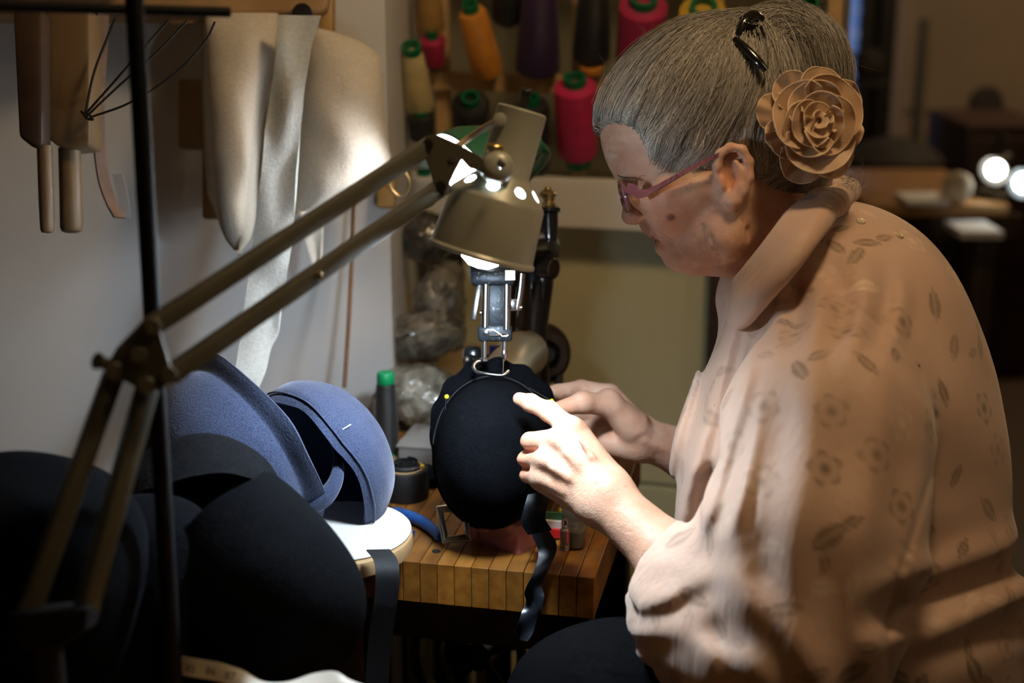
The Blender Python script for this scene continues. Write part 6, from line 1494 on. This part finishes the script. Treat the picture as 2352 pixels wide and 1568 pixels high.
# ---- organza rose
def organza():
    m = bpy.data.materials.new('peach organza'); m.use_nodes = True; nt = m.node_tree; N = nt.nodes; L = nt.links
    out = N['Material Output']; b = N['Principled BSDF']; b.inputs['Base Color'].default_value = (0.74, 0.52, 0.33, 1); b.inputs['Roughness'].default_value = 0.5; b.inputs['Sheen Weight'].default_value = 0.4
    tr = N.new('ShaderNodeBsdfTransparent'); tl = N.new('ShaderNodeBsdfTranslucent'); tl.inputs[0].default_value = (0.66, 0.45, 0.27, 1)
    a = N.new('ShaderNodeMixShader'); a.inputs[0].default_value = 0.35; L.new(b.outputs[0], a.inputs[1]); L.new(tl.outputs[0], a.inputs[2])
    c = N.new('ShaderNodeMixShader'); c.inputs[0].default_value = 0.20; L.new(a.outputs[0], c.inputs[1]); L.new(tr.outputs[0], c.inputs[2]); L.new(c.outputs[0], out.inputs[0]); return m
m_org = organza(); m_hem = mat('rolled organza hem', (0.70, 0.50, 0.31), rough=0.6)
fc = Hc(1868, 285, 1.272)
t = Thing('fabric_rose', gl(Hc(1868, 285, 1.285)), 'peach organza rose pinned behind the woman\'s ear', 'hair flower')
def petal(a0, aw, r0, r1, lift, cup, seed, n=20, m=9):
    R = []; hem = []
    for i in range(n):
        s = i / (n - 1); a = a0 + (s - 0.5) * aw; e = math.sin(PI * min(max(s, 0.02), 0.98)) ** 0.5; row = []
        for j_ in range(m):
            q = j_ / (m - 1); r = r0 + (r1 - r0) * q * (0.55 + 0.45 * e)
            ruf = 0.0035 * math.sin(s * 9 + seed * 1.7) * q * q + 0.0015 * math.sin(s * 23 + seed) * q ** 3
            z = lift - cup * q * q + ruf - 0.004 * (1 - e) * q
            p = fc + np.array([math.cos(a) * r, math.sin(a) * r * 1.08, z]); row.append(c2w(p))
        R.append(row); hem.append(row[-1])
    o = t.part('petal', sheet(R, 0.0004), m_org)
    t.part('hem', tube([R[0][k] for k in range(m)] + hem + [R[-1][k] for k in range(m - 1, -1, -1)], 0.00055, 6), m_hem, o)
for k, (a, aw, r1) in enumerate(((165, 50, 0.056), (128, 62, 0.052), (80, 70, 0.050), (35, 70, 0.050), (-12, 60, 0.046), (-62, 66, 0.052), (-110, 70, 0.054), (-150, 60, 0.046), (195, 46, 0.048))):
    petal(math.radians(a), math.radians(aw), 0.006, r1 * 0.95, 0.0, 0.004 + 0.002 * (k % 2), k)
for k, (a, aw, r1, lf) in enumerate(((40, 150, 0.042, -0.006), (160, 150, 0.040, -0.007), (-80, 160, 0.043, -0.007), (100, 170, 0.033, -0.011), (-140, 170, 0.032, -0.012), (-20, 170, 0.033, -0.012), (60, 190, 0.024, -0.016), (-160, 190, 0.024, -0.016), (-50, 190, 0.023, -0.017), (100, 230, 0.015, -0.019), (-80, 230, 0.015, -0.020), (20, 300, 0.008, -0.022))):
    petal(math.radians(a), math.radians(aw), 0.003, r1, lf, 0.010 * r1 / 0.04, k + 20)
t.part('bead', sphere(gl(Hc(1936, 313, 1.262)), 0.0022, 12), mat('gold bead', (0.5, 0.36, 0.1), rough=0.2, metal=1))
